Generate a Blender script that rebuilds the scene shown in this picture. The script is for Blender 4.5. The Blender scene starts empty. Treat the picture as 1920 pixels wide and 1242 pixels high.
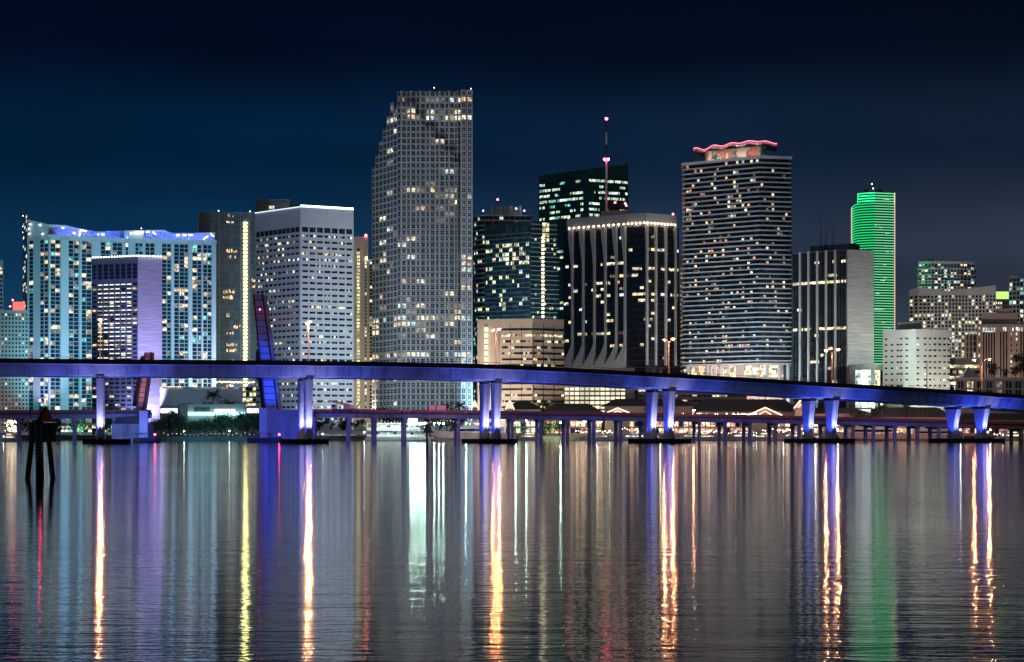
import bpy, math, random
from mathutils import Vector
R = random.Random(11)
F = 3600.0; H0 = 814.0; CZ = 3.0
def PX(u, Y): return (u-960.0)*Y/F
def PZ(v, Y): return CZ+(H0-v)*Y/F
def YZ(v, z): return (z-CZ)*F/(H0-v)      # depth at which height z is seen at row v
C = bpy.context.scene.collection
sc = bpy.context.scene

# ------------------------------------------------------------------ materials
MT = {}
def nodes(name):
    m = bpy.data.materials.new(name); m.use_nodes = True
    nt = m.node_tree; b = nt.nodes['Principled BSDF']; MT[name] = m
    return m, nt, b
def mat(name, col, rough=.75, var=.25, scale=.35, metal=0., streak=0., spec=.3):
    m, nt, b = nodes(name); N = nt.nodes; L = nt.links
    b.inputs['Roughness'].default_value = rough; b.inputs['Metallic'].default_value = metal
    b.inputs['Specular IOR Level'].default_value = spec
    tc = N.new('ShaderNodeTexCoord'); mp = N.new('ShaderNodeMapping')
    mp.inputs['Scale'].default_value = (.18, .18, 2.6) if streak == 2 else (1, 1, .15 if streak else 1)
    nz = N.new('ShaderNodeTexNoise'); nz.inputs['Scale'].default_value = scale
    nz.inputs['Detail'].default_value = 5; nz.inputs['Roughness'].default_value = .65
    mr = N.new('ShaderNodeMapRange'); mr.inputs[1].default_value = .25; mr.inputs[2].default_value = .75
    mr.inputs[3].default_value = 1-var; mr.inputs[4].default_value = 1+var*.6
    mx = N.new('ShaderNodeVectorMath'); mx.operation = 'SCALE'; mx.inputs[0].default_value = col
    L.new(tc.outputs['Object'], mp.inputs[0]); L.new(mp.outputs[0], nz.inputs[0])
    L.new(nz.outputs[0], mr.inputs[0]); L.new(mr.outputs[0], mx.inputs['Scale'])
    L.new(mx.outputs[0], b.inputs['Base Color'])
    return m
def emit(name, col, s):
    m, nt, b = nodes(name)
    b.inputs['Base Color'].default_value = (.02, .02, .02, 1)
    b.inputs['Emission Color'].default_value = (*col, 1); b.inputs['Emission Strength'].default_value = s
    return m
def litwin(name, col, lo, hi, cell=1.15, glass=(.03, .035, .04)):
    """room seen through a window: brightness differs from pane to pane (blinds, furniture)"""
    m, nt, b = nodes(name); N = nt.nodes; L = nt.links
    g = N.new('ShaderNodeNewGeometry')
    sn = N.new('ShaderNodeVectorMath'); sn.operation = 'SNAP'; sn.inputs[1].default_value = (cell, cell*3, cell*1.1)
    wn = N.new('ShaderNodeTexWhiteNoise')
    sn2 = N.new('ShaderNodeVectorMath'); sn2.operation = 'SNAP'; sn2.inputs[1].default_value = (cell*3.2, cell*6, cell*3.1)
    wn2 = N.new('ShaderNodeTexWhiteNoise')
    a = N.new('ShaderNodeMath'); a.operation = 'MULTIPLY'
    mr = N.new('ShaderNodeMapRange'); mr.inputs[3].default_value = lo; mr.inputs[4].default_value = hi; mr.inputs[2].default_value = .55
    p = N.new('ShaderNodeMath'); p.operation = 'POWER'; p.inputs[1].default_value = .6
    L.new(g.outputs['Position'], sn.inputs[0]); L.new(sn.outputs[0], wn.inputs[0])
    L.new(g.outputs['Position'], sn2.inputs[0]); L.new(sn2.outputs[0], wn2.inputs[0])
    L.new(wn2.outputs[0], p.inputs[0])
    L.new(wn.outputs[0], a.inputs[0]); L.new(p.outputs[0], a.inputs[1]); L.new(a.outputs[0], mr.inputs[0])
    b.inputs['Base Color'].default_value = (*glass, 1); b.inputs['Roughness'].default_value = .25
    b.inputs['Emission Color'].default_value = (*col, 1); L.new(mr.outputs[0], b.inputs['Emission Strength'])
    return m
def glass(name, c1, c2, rough=.12, cell=2.1, spec=.6):
    m, nt, b = nodes(name); N = nt.nodes; L = nt.links
    g = N.new('ShaderNodeNewGeometry')
    sn = N.new('ShaderNodeVectorMath'); sn.operation = 'SNAP'; sn.inputs[1].default_value = (cell, cell*3, cell*1.4)
    wn = N.new('ShaderNodeTexWhiteNoise'); mx = N.new('ShaderNodeMix'); mx.data_type = 'RGBA'
    p = N.new('ShaderNodeMath'); p.operation = 'POWER'; p.inputs[1].default_value = 2.2
    L.new(g.outputs['Position'], sn.inputs[0]); L.new(sn.outputs[0], wn.inputs[0]); L.new(wn.outputs[0], p.inputs[0])
    L.new(p.outputs[0], mx.inputs[0]); mx.inputs[6].default_value = (*c1, 1); mx.inputs[7].default_value = (*c2, 1)
    L.new(mx.outputs[2], b.inputs['Base Color']); b.inputs['Roughness'].default_value = rough
    b.inputs['Specular IOR Level'].default_value = spec
    return m
mat('conc_pale', (.60, .62, .62), .8, .12, .05)
mat('conc_white', (.72, .73, .74), .75, .10, .06)
mat('conc_beige', (.58, .52, .44), .8, .14, .05)
mat('conc_grey', (.36, .37, .38), .8, .18, .08)
mat('conc_rose', (.52, .44, .40), .8, .14, .06)
mat('travertine', (.62, .63, .64), .7, .10, .25)
mat('clad_blue', (.16, .22, .28), .5, .15, .3)
mat('wall_brushed', (.60, .61, .62), .7, .42, .55, streak=2)
mat('metal_dark', (.03, .034, .04), .5, .2, .5, .3)
mat('metal_mid', (.20, .22, .22), .5, .2, .5, .2)
mat('mullion', (.26, .30, .30), .5, .1, .5)
mat('slab', (.55, .57, .56), .7, .12, .1)
mat('fin_white', (.46, .44, .41), .7, .08, .1)
mat('roof_dark', (.06, .065, .07), .9, .3, .2)
mat('roof_grey', (.15, .15, .155), .85, .25, .15)
mat('bridge_conc', (.42, .42, .43), .8, .55, .16, streak=1)
mat('bridge_pier', (.50, .50, .52), .75, .16, .3, streak=1)
mat('parapet', (.055, .042, .044), .9, .3, .2)
mat('old_conc', (.155, .175, .20), .85, .55, .25, streak=1)
mat('leaf_blue', (.28, .30, .36), .5, .2, .3)
mat('leaf_rose', (.42, .26, .23), .6, .25, .4)
mat('steel_brown', (.045, .03, .03), .7, .3, .6)
mat('timber_dark', (.018, .017, .018), .9, .4, .8)
mat('tarred_pile', (.010, .010, .011), .85, .4, 2.5)
mat('board_brown', (.10, .07, .05), .8, .4, 2.5)
mat('board_red', (.42, .045, .03), .6, .25, 2.5)
mat('rail_pink', (.24, .12, .10), .7, .2, .6)
mat('white_paint', (.78, .78, .76), .4, .06, .5)
mat('hull_pink', (.60, .48, .45), .35, .08, .4)
mat('hull_navy', (.03, .04, .07), .35, .1, .4)
mat('tyre', (.02, .02, .02), .9, .2, 2)
mat('truck_orange', (.55, .28, .18), .5, .1, 1)
mat('truck_cream', (.62, .50, .38), .5, .1, 1)
mat('canvas', (.70, .70, .66), .85, .1, .5)
mat('bark', (.07, .055, .04), .95, .4, 3)
mat('leaves', (.045, .08, .04), .7, .6, .45)
mat('leaves_palm', (.04, .075, .035), .7, .5, .6)
mat('grass', (.035, .06, .028), .95, .5, .08)
mat('quay_stone', (.11, .11, .11), .9, .4, .3)
mat('paving', (.12, .12, .12), .9, .3, .05)
mat('lamp_pole', (.50, .44, .40), .5, .1, 1, .2)
glass('gd', (.012, .016, .022), (.06, .08, .09))
glass('g_blue', (.012, .028, .05), (.04, .09, .12))
glass('g_teal', (.015, .03, .035), (.04, .075, .08))
glass('g_black', (.006, .008, .012), (.016, .02, .028), .1, 1.6)
glass('g_green', (.02, .06, .05), (.04, .10, .085), .15, 2.5)
glass('g_slate', (.10, .125, .125), (.15, .18, .18), .3, 3.5)
litwin('lw', (1., .66, .36), .16, 1.7)
litwin('lc', (1., .84, .56), .16, 1.8)
litwin('ly', (1., .93, .50), .2, 1.5)
litwin('lk', (.80, 1., .92), .14, 1.6)
litwin('lt', (.30, .85, .80), .08, 1.2)
litwin('lp', (1., .48, .36), .12, 1.3)
litwin('lb', (.10, .25, 1.), .08, 1.0)
litwin('lg', (.70, 1., .62), .12, 1.4)
litwin('dim', (.9, .75, .6), .02, .40)
litwin('shop_warm', (1., .62, .40), .25, 2.2, .8)
litwin('shop_green', (.62, 1., .60), .2, 1.8, .8)
litwin('garage_lit', (1., .95, .60), .7, 1.6, 5)
emit('e_white', (.78, .90, 1.), 7); emit('e_strip', (.62, .82, 1.), 1.6)
emit('e_dot', (1., .93, .85), 6); emit('e_yellow', (1., .90, .30), 9)
emit('e_cream', (1., .86, .55), 2.3); emit('e_warmdot', (1., .75, .48), 20)
emit('e_red', (1., .04, .08), 45); emit('e_sodium', (1., .33, .12), 4600); emit('e_lowlamp', (1., .42, .2), 330); emit('e_lampglow', (1., .27, .08), 1.5)
emit('e_dock', (.60, 1., .80), 190); emit('e_dock_small', (.80, 1., .90), 60)
emit('e_pink', (.75, .03, .12), .8); emit('e_neon', (1., .30, .42), 2.2)
emit('e_cyan', (.45, .95, 1.), 2.2); emit('e_sign', (.95, 1., .95), 1.6)
emit('e_green', (.01, .60, .18), 1.5); emit('e_mint', (.20, .72, .36), 1.0); emit('e_greentop', (.02, .85, .26), 2.6); emit('e_pinkdim', (1., .35, .40), 1.0)
emit('e_redroof', (1., .18, .15), 1.2); emit('e_ygreen', (.62, .95, .25), 1.1)
emit('e_violet', (.55, .55, 1.), 9); emit('e_warmline', (1., .52, .36), 3.2)
emit('e_bluefix', (.12, .22, 1.), 30); emit('e_redhot', (1., .03, .10), 70)

def mural():
    m, nt, b = nodes('mural'); N = nt.nodes; L = nt.links
    tc = N.new('ShaderNodeTexCoord'); mp = N.new('ShaderNodeMapping')
    mp.inputs['Scale'].default_value = (.13, .13, .05); mp.inputs['Rotation'].default_value = (0, .5, 0)
    nz = N.new('ShaderNodeTexNoise'); nz.inputs['Scale'].default_value = 1.5; nz.inputs['Detail'].default_value = 0
    nz.inputs['Distortion'].default_value = 1.2
    cr = N.new('ShaderNodeValToRGB'); cr.color_ramp.interpolation = 'CONSTANT'
    e = cr.color_ramp.elements; e[0].position = 0; e[0].color = (.62, .20, .13, 1); e[1].position = .42; e[1].color = (.65, .55, .42, 1)
    for p, c in ((.47, (.03, .20, .22, 1)), (.53, (.62, .22, .13, 1)), (.64, (.70, .60, .50, 1))):
        x = e.new(p); x.color = c
    L.new(tc.outputs['Object'], mp.inputs[0]); L.new(mp.outputs[0], nz.inputs[0]); L.new(nz.outputs[0], cr.inputs[0])
    L.new(cr.outputs[0], b.inputs['Base Color'])
mural()

def water_mat():
    m, nt, b = nodes('water'); N = nt.nodes; L = nt.links
    b.inputs['Base Color'].default_value = (.004, .010, .016, 1)
    b.inputs['Roughness'].default_value = .05; b.inputs['IOR'].default_value = 1.75; b.inputs['Specular Tint'].default_value = (.76, .88, 1., 1)
    g = N.new('ShaderNodeNewGeometry'); prev = None
    mpp = N.new('ShaderNodeMapping'); mpp.inputs['Scale'].default_value = (.012, .035, 1); nzp = N.new('ShaderNodeTexNoise'); nzp.inputs['Scale'].default_value = 1; nzp.inputs['Detail'].default_value = 3
    L.new(g.outputs['Position'], mpp.inputs[0]); L.new(mpp.outputs[0], nzp.inputs[0])
    pr = N.new('ShaderNodeMapRange'); pr.inputs[1].default_value = .35; pr.inputs[2].default_value = .65; pr.inputs[3].default_value = .45; pr.inputs[4].default_value = 1.; L.new(nzp.outputs[0], pr.inputs[0])
    # height fields: long low swell, wind ripples, fine ripples; crests run mostly across the view
    for sx, sy, scale, det, dist in ((.14, 1., .20, 2, .010), (.18, 1., .9, 3, .024), (.34, 1., 4.5, 3, .012)):
        mp = N.new('ShaderNodeMapping'); mp.inputs['Scale'].default_value = (sx, sy, 1)
        mp.inputs['Rotation'].default_value = (0, 0, .06*sx*10)
        nz = N.new('ShaderNodeTexNoise'); nz.inputs['Scale'].default_value = scale; nz.inputs['Detail'].default_value = det
        bp = N.new('ShaderNodeBump'); bp.inputs['Strength'].default_value = 1.; bp.inputs['Distance'].default_value = dist; L.new(pr.outputs[0], bp.inputs['Strength'])
        L.new(g.outputs['Position'], mp.inputs[0]); L.new(mp.outputs[0], nz.inputs[0]); L.new(nz.outputs[0], bp.inputs['Height'])
        if prev: L.new(prev.outputs[0], bp.inputs['Normal'])
        prev = bp
    L.new(prev.outputs[0], b.inputs['Normal'])
water_mat()

# ------------------------------------------------------------------ mesh helpers
class MB:
    def __init__(s): s.v = []; s.f = []; s.m = []; s.mats = []
    def mi(s, k):
        if k not in s.mats: s.mats.append(k)
        return s.mats.index(k)
    def face(s, pts, k):
        n = len(s.v); s.v += [tuple(p) for p in pts]; s.f.append(tuple(range(n, n+len(pts)))); s.m.append(s.mi(k)); return s
    def prism(s, poly, z0, z1, k, top=None):
        n = len(poly); zt = z1 if isinstance(z1, (list, tuple)) else [z1]*n
        zb = z0 if isinstance(z0, (list, tuple)) else [z0]*n
        i0 = len(s.v)
        s.v += [(p[0], p[1], zb[i]) for i, p in enumerate(poly)] + [(p[0], p[1], zt[i]) for i, p in enumerate(poly)]
        k1 = s.mi(k); k2 = s.mi(top or k)
        for i in range(n):
            j = (i+1) % n; s.f.append((i0+i, i0+j, i0+n+j, i0+n+i)); s.m.append(k1)
        s.f.append(tuple(i0+n+i for i in range(n))); s.m.append(k2)
        s.f.append(tuple(i0+n-1-i for i in range(n))); s.m.append(k1)
        return s
    def box(s, x0, x1, y0, y1, z0, z1, k): return s.prism([(x0, y0), (x1, y0), (x1, y1), (x0, y1)], z0, z1, k)
    def fbox(s, P, Q, s0, s1, d0, d1, z0, z1, k):
        """box on the facade line P->Q: s0..s1 metres along, d0..d1 metres outward"""
        t = Vector((Q[0]-P[0], Q[1]-P[1])); t.normalize(); n = Vector((t.y, -t.x)); P = Vector(P)
        a = P+t*s0+n*d1; b_ = P+t*s1+n*d1; c = P+t*s1+n*d0; d = P+t*s0+n*d0
        return s.prism([a, b_, c, d], z0, z1, k)
    def tube(s, p, q, r, r2=None, k='metal_dark', seg=8):
        p = Vector(p); q = Vector(q); r2 = r if r2 is None else r2
        d = (q-p).normalized(); a = d.orthogonal().normalized(); b_ = d.cross(a); i0 = len(s.v); kk = s.mi(k)
        for c, rr in ((p, r), (q, r2)):
            for i in range(seg):
                w = 2*math.pi*i/seg; s.v.append(tuple(c+a*math.cos(w)*rr+b_*math.sin(w)*rr))
        for i in range(seg):
            j = (i+1) % seg; s.f.append((i0+i, i0+j, i0+seg+j, i0+seg+i)); s.m.append(kk)
        s.f.append(tuple(i0+seg-1-i for i in range(seg))); s.m.append(kk)
        s.f.append(tuple(i0+seg+i for i in range(seg))); s.m.append(kk); return s
    def ball(s, c, r, k, seg=10, rings=6, sz=1.):
        i0 = len(s.v); kk = s.mi(k)
        for a in range(rings+1):
            th = math.pi*a/rings
            for b_ in range(seg):
                ph = 2*math.pi*b_/seg
                s.v.append((c[0]+r*math.sin(th)*math.cos(ph), c[1]+r*math.sin(th)*math.sin(ph), c[2]+r*sz*math.cos(th)))
        for a in range(rings):
            for b_ in range(seg):
                c_ = (b_+1) % seg
                s.f.append((i0+a*seg+b_, i0+(a+1)*seg+b_, i0+(a+1)*seg+c_, i0+a*seg+c_)); s.m.append(kk)
        return s
    def loft(s, rings, k, caps=True):
        i0 = len(s.v); n = len(rings[0]); kk = s.mi(k)
        for r in rings: s.v += [tuple(p) for p in r]
        for a in range(len(rings)-1):
            for i in range(n):
                j = (i+1) % n; s.f.append((i0+a*n+i, i0+a*n+j, i0+(a+1)*n+j, i0+(a+1)*n+i)); s.m.append(kk)
        if caps:
            s.f.append(tuple(i0+n-1-i for i in range(n))); s.m.append(kk)
            s.f.append(tuple(i0+(len(rings)-1)*n+i for i in range(n))); s.m.append(kk)
        return s
    def build(s, name, parent=None, smooth=False):
        me = bpy.data.meshes.new(name)
        o0 = Vector((0, 0, 0)) if parent is None else PB.get(parent, Vector((0, 0, 0)))
        me.from_pydata([(a-o0.x, b_-o0.y, c-o0.z) for a, b_, c in s.v], [], s.f)
        for k in s.mats: me.materials.append(MT[k])
        me.polygons.foreach_set('material_index', s.m)
        if smooth: me.polygons.foreach_set('use_smooth', [True]*len(s.f))
        me.update()
        o = bpy.data.objects.new(name, me); C.objects.link(o)
        if parent is not None: o.parent = parent; PB[o] = o0
        return o
PB = {}
def tag(o, label=None, cat=None, group=None, kind=None):
    if label: o['label'] = label
    if cat: o['category'] = cat
    if group: o['group'] = group
    if kind: o['kind'] = kind
    return o
def thing(name, loc, label, cat, group=None, world=True):
    o = bpy.data.objects.new(name, None); C.objects.link(o); o.location = loc; o.empty_display_size = 1
    if world: PB[o] = Vector(loc)
    return tag(o, label, cat, group)
def kids(o): return [c for c in bpy.data.objects if c.parent == o]
def copytree(o, loc, rz=0, sc_=1, label=None):
    c = o.copy(); C.objects.link(c); c.location = loc; c.rotation_euler = (0, 0, rz); c.scale = (sc_,)*3
    if label: c['label'] = label
    for k in CH[o]:
        k2 = k.copy(); C.objects.link(k2); k2.parent = c
        for g in CH.get(k, []):
            g2 = g.copy(); C.objects.link(g2); g2.parent = k2
    return c
CH = {}
def part(mb, name, parent, smooth=False):
    o = mb.build(name, parent, smooth); CH.setdefault(parent, []).append(o); return o

def spot(loc, target, col, power, deg, blend=.6, rad=.4):
    power *= .29 if power > 100000 else 1.
    l = bpy.data.lights.new('floodlight', 'SPOT'); l.color = col; l.energy = power; l.spot_size = math.radians(deg)  # object name also covers added fill spots that have no fixture
    l.spot_blend = blend; l.shadow_soft_size = rad
    o = bpy.data.objects.new('floodlight', l); C.objects.link(o); o.location = loc  # also the name of the added fill spots, which have no fixture
    d = Vector(target)-Vector(loc); o.rotation_euler = d.to_track_quat('-Z', 'Y').to_euler(); return o

# ------------------------------------------------------------------ buildings
def runs(p, seed, pal, hot=None, run=1, hotp=.8, dark='gd', rows=None):
    """which windows are lit: p = share lit, hot = {row: share}, run = neighbours sharing one office"""
    r = random.Random(seed); cache = {}
    def f(k, c):
        key = (k, c//run)
        if key not in cache:
            q = (hot or {}).get(k, p); cache[key] = pal[int(r.random()*len(pal))] if r.random() < q else dark
        m = cache[key]
        if m != dark and run > 1 and r.random() < .12: return dark
        return m
    return f
class Bld:
    def __init__(s, name, label, chain, D, cat='building', group=None, zb=2.0):
        s.c = [(PX(u, Y), Y) for u, Y in chain]
        u0, Y0 = chain[0]; u1, Y1 = chain[-1]
        s.poly = s.c+[(PX(u1, Y1+D), Y1+D), (PX(u0, Y0+D), Y0+D)]
        cx = sum(p[0] for p in s.poly)/len(s.poly); cy = sum(p[1] for p in s.poly)/len(s.poly)
        s.o = thing(name, (cx, cy, zb), label, cat, group); s.zb = zb; s.w = []; s.ch = chain
    def wall(s, z1, k, poly=None, z0=None, name='wall', top='roof_dark'):
        return part(MB().prism(poly or s.poly, s.zb if z0 is None else z0, z1, k, top), name, s.o)
    def F(s, i): return s.c[i], s.c[i+1]
    def flen(s, i): return (Vector(s.c[i+1])-Vector(s.c[i])).length
    def win(s, P, Q, z0, z1, n, cols, hf, fn, cross=False, off=.14, base=0):
        """n rows from the top; cols = list of (from, to) fractions"""
        Ln = (Vector(Q)-Vector(P)).length; ph = (z1-z0)/n
        for k in range(n):
            zc = z1-(k+.5)*ph; h = ph*hf/2
            for c, (a, b_) in enumerate(cols):
                m = fn(k+base, c)
                if m: s.w.append((P, Q, a*Ln, b_*Ln, zc-h, zc+h, m, cross, off))
    def even(s, n, wf, a=0., b_=1.):
        p = (b_-a)/n; return [(a+p*(i+.5-wf/2), a+p*(i+.5+wf/2)) for i in range(n)]
    def emitwin(s, mb, w):
        P, Q, a, b_, z0, z1, m, cross, off = w
        if cross:
            g = .13*(b_-a)/2; gz = .12*(z1-z0)/2; am = (a+b_)/2; zm = (z0+z1)/2
            for x0, x1 in ((a, am-g), (am+g, b_)):
                for q0, q1 in ((z0, zm-gz), (zm+gz, z1)): mb.fbox(P, Q, x0, x1, .0, off, q0, q1, m)
        else: mb.fbox(P, Q, a, b_, 0, off, z0, z1, m)
    def done(s):
        if not s.w: return s
        key = lambda w: (-round((w[3]-w[2])*(w[5]-w[4]), 1), w[6] in ('gd', 'g_blue', 'g_black', 'g_teal', 'g_green', 'g_slate'), -w[5])
        s.w.sort(key=key)
        for w in s.w[:98]:
            mb = MB(); s.emitwin(mb, w); part(mb, 'window', s.o)
        if len(s.w) > 98:
            mb = MB()
            for w in s.w[98:]: s.emitwin(mb, w)
            tag(part(mb, 'window', s.o), kind='stuff')
        return s
    def lights(s, pts, r, k, name='roof_light'):
        if len(pts) > 96:
            mb = MB()
            for p in pts[96:]: mb.ball(p, r, k, 6, 4)
            tag(part(mb, name, s.o), kind='stuff')
        for p in pts[:96]: part(MB().ball(p, r, k, 6, 4), name, s.o)
def offset(poly, d):
    n = len(poly); out = []
    for i in range(n):
        a = Vector(poly[i-1]); b_ = Vector(poly[i]); c = Vector(poly[(i+1) % n])
        t1 = (b_-a).normalized(); t2 = (c-b_).normalized()
        n1 = Vector((t1.y, -t1.x)); n2 = Vector((t2.y, -t2.x)); m = n1+n2
        m = m/max(.3, (1+n1.dot(n2))); out.append((b_.x+m.x*d, b_.y+m.y*d))
    return out
def lerp2(P, Q, f): return (P[0]+(Q[0]-P[0])*f, P[1]+(Q[1]-P[1])*f)
def uf(ch, u):      # fraction along a facade (P,Q given as (u,Y)) of image column u
    (u0, Y0), (u1, Y1) = ch; x0 = PX(u0, Y0); x1 = PX(u1, Y1); r = (u-960)/F
    return (r*Y0-x0)/((x1-x0)-r*(Y1-Y0))

# --- sliver of a balconied tower at the left edge of the frame
Y = 1300; z = PZ(488, Y)
b = Bld('apartment_tower', 'dark slab tower cut off by the left frame edge', [(-60, Y), (6, Y)], 30)
b.wall(z, 'conc_grey')
b.win(*b.F(0), 10, z-4, 36, b.even(9, .6), .6, runs(.12, 1, ['lw', 'lc']))
b.done()

# --- low grey apartment block with red-lit roof box
Y = 1180; zt = PZ(582, Y)
b = Bld('apartment_block', 'grey apartment block with small square windows and red-lit roof box at far left', [(-30, Y), (53, Y)], 26)
b.wall(zt, 'conc_grey')
P = [(PX(24, Y+6), Y+6), (PX(47, Y+6), Y+6), (PX(47, Y+16), Y+16), (PX(24, Y+16), Y+16)]
part(MB().prism(P, zt, PZ(565, Y), 'e_redroof'), 'roof_box', b.o)
b.win(*b.F(0), PZ(800, Y), zt-1.5, 28, b.even(13, .5), .5, runs(.13, 2, ['lw', 'lc', 'lp'], {0: .5, 11: .4}))
b.lights([(PX(24, Y), Y, PZ(563, Y)), (PX(19, Y), Y, PZ(575, Y))], .5, 'e_red', 'warning_light'); b.done()

# --- wavy-topped condominium
zc = PZ(440.6, 1255)
ch = [(51, 1263), (91, 1255), (233, 1279), (270, 1279), (404.5, 1294)]
b = Bld('condominium', 'long pale condominium with a wavy blue-lit parapet, behind the violet-lit hotel', ch, 26)
b.wall(zc, 'conc_pale')
top = [(51, 411.5), (91, 421), (121, 422.5), (150, 429), (180, 434.5), (233, 432.8), (270, 431.8), (307, 431.5), (322, 437), (360, 437.5), (403, 436)]
def Yc(u):
    for (a, ya), (c, yc) in zip(ch, ch[1:]):
        if u <= c+.01: return ya+(yc-ya)*(u-a)/(c-a)
    return ch[-1][1]
for (u0, v0), (u1, v1) in zip(top, top[1:]):
    solid = (u1 <= 91) or (233 <= u0 < 270)
    back = 0.05 if solid else 5.0
    ya, yb = Yc(u0)+back, Yc(u1)+back
    pl = [(PX(u0, ya), ya), (PX(u1, yb), yb), (PX(u1, yb+2), yb+2), (PX(u0, ya+2), ya+2)]
    part(MB().prism(pl, zc, [PZ(v0, ya), PZ(v1, yb), PZ(v1, yb), PZ(v0, ya)], 'conc_white'), 'parapet', b.o)
for i in (1, 3):                      # cornice
    part(MB().fbox(*b.F(i), -.5, b.flen(i)+.5, 0, .9, zc-2.2, zc+.25, 'conc_white'), 'cornice', b.o)
bays = [(55.5, 62), (76, 82), (84, 90), (95, 103), (104, 112), (129, 137), (138.5, 147), (153, 161), (162, 171), (189, 197), (198, 206),
        (211, 219), (220, 228), (236, 240), (254, 259.5), (261, 267), (273, 280), (281.5, 289), (304, 312), (313.5, 320), (327, 335), (337, 345),
        (346, 352), (361, 369), (370.5, 377), (381, 388), (389.5, 396)]
for i in range(4):
    fc = [(uf((ch[i], ch[i+1]), a), uf((ch[i], ch[i+1]), c)) for a, c in bays if a >= ch[i][0] and c <= ch[i+1][0]+.5]
    if fc: b.win(*b.F(i), PZ(800, 1262), zc-3, 46, fc, .80, runs(.27, 30+i, ['lw', 'lc', 'lc', 'lt', 'dim', 'dim'], dark='g_blue'))
# piers proud of the bays
for i, us in ((1, [(91, 94), (113.5, 128), (148, 152.5), (172, 188), (206.8, 210.3), (229, 233)]),
              (3, [(268, 272), (290, 303), (321, 326), (353, 360), (378, 380.6), (397, 404.5)])):
    for a, c in us:
        fa, fb = uf((ch[i], ch[i+1]), a)*b.flen(i), uf((ch[i], ch[i+1]), c)*b.flen(i)
        part(MB().fbox(*b.F(i), fa, fb, 0, 1.3, 2, zc-2.25, 'conc_white'), 'pier', b.o)
mb = MB()
for i in (1, 3):
    for k in range(46): zz = PZ(800, 1262)+(zc-3-PZ(800, 1262))*k/46; mb.fbox(*b.F(i), .2, b.flen(i)-.2, 0, .5, zz-.18, zz+.16, 'slab')
part(mb, 'floor_edges', b.o)
# lights strung along the parapet
for (u0, v0, u1, v1, n) in ((116, 427, 120, 429, 2), (137, 436, 141, 439, 2), (149, 442, 150.5, 432, 5), (152, 431.5, 162, 434, 5),
                          (184, 440, 185, 440, 1), (190, 440, 196, 440, 3), (245, 438, 246, 438, 1), (251, 437, 268, 436, 8), (274, 435.5, 280, 435, 3),
                          (287, 435, 292, 440, 3), (331, 441.5, 337, 441.5, 3), (343, 441.5, 349, 441.5, 3), (354, 441.3, 361, 441.3, 4), (381, 449, 390, 443, 5),
                          (395, 439, 401, 444, 3), (56, 421, 57, 421, 1), (74, 422, 74.5, 422, 1), (54, 429, 54.5, 429, 1), (54, 439, 54.5, 439, 1), (79, 439, 79.5, 439, 1)):
    pts = []
    for k in range(n):
        f = (k+.5)/n; u = u0+(u1-u0)*f; yy = Yc(min(u, 404))-1.2; pts.append((PX(u, yy), yy, PZ(v0+(v1-v0)*f, yy)))
    b.lights(pts, .45, 'e_dot')
b.lights([(PX(43, 1300), 1300, PZ(v, 1300)) for v in (405, 425, 436)]+[(PX(265, 1275), 1275, PZ(428.5, 1275))], .35, 'e_dot', 'warning_light')
# dark balconied flank at the left
pl = [(PX(43, 1300), 1300), (PX(51, 1264), 1264), (PX(51, 1290), 1290), (PX(44, 1320), 1320)]
part(MB().prism(pl, 2, PZ(409, 1300), 'conc_grey'), 'side_wall', b.o)
b.win(pl[0], pl[1], 20, PZ(412, 1300), 44, b.even(3, .6), .6, runs(.18, 9, ['lk', 'lc']))
b.done()
for u in range(118, 232, 16): spot((PX(u, 1263), 1263-.5+Yc(u)-1262, zc+.5), (PX(u, Yc(u)+5), Yc(u)+6, zc+5), (.03, .10, 1.), 1700, 150)
for u in range(278, 404, 16): spot((PX(u, Yc(u)), Yc(u)+.6, zc+.5), (PX(u, Yc(u)+5), Yc(u)+6, zc+5), (.03, .10, 1.), 1700, 150)

# --- violet-lit hotel in front of it
ch = [(172, 1061), (259, 1050), (304, 1055)]
zt = PZ(482, 1050)
b = Bld('hotel', 'dark-fronted hotel with white-lit window dashes and a violet-lit blank end wall', ch, 24)
b.wall(zt, 'conc_pale')
part(MB().fbox(*b.F(1), 0, b.flen(1), 0, .1, 2.1, zt-.1, 'wall_brushed'), 'end_wall', b.o)
fr = MB().fbox(*b.F(0), .2, b.flen(0)-.2, 0, .12, 3, zt-3.0, 'clad_blue'); part(fr, 'cladding', b.o)
P, Q = b.F(0)
b.win(P, Q, PZ(524, 1055), zt-3.5, 4, b.even(8, .72), .78, lambda k, c: 'g_blue', off=.3)
hz = runs(.92, 7, ['e_sign', 'e_sign', 'lc'], dark='g_blue'); wz = runs(.16, 8, ['lw', 'lc'], dark='gd')
n = 31; z0 = PZ(780, 1055); z1 = PZ(530, 1055)
b.win(P, Q, z0, z1, n, b.even(8, .66), .42, lambda k, c: None if (1 <= c <= 6 and k < 18) else wz(k, c), off=.3)
b.win(P, Q, z0+(z1-z0)*13/31, z1, 18, b.even(8, .70)[1:7], .20, lambda k, c: hz(k, c), off=.32)
b.win(P, Q, z0+(z1-z0)*13/31-.9, z1-.9, 18, b.even(8, .66)[1:7], .25, lambda k, c: wz(k, c+9), off=.3)
part(MB().fbox(P, Q, -.2, b.flen(0), 0, .35, zt-3, zt+.3, 'metal_mid'), 'fascia', b.o)
pts = [(*lerp2(b.c[0], b.c[1], (k+.5)/17), zt+.6) for k in range(17)]+[(*lerp2(b.c[1], b.c[2], (k+.5)/9), zt+.6) for k in range(9)]
b.lights([(x, y-.6, q) for x, y, q in pts], .42, 'e_white'); b.done()
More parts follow.
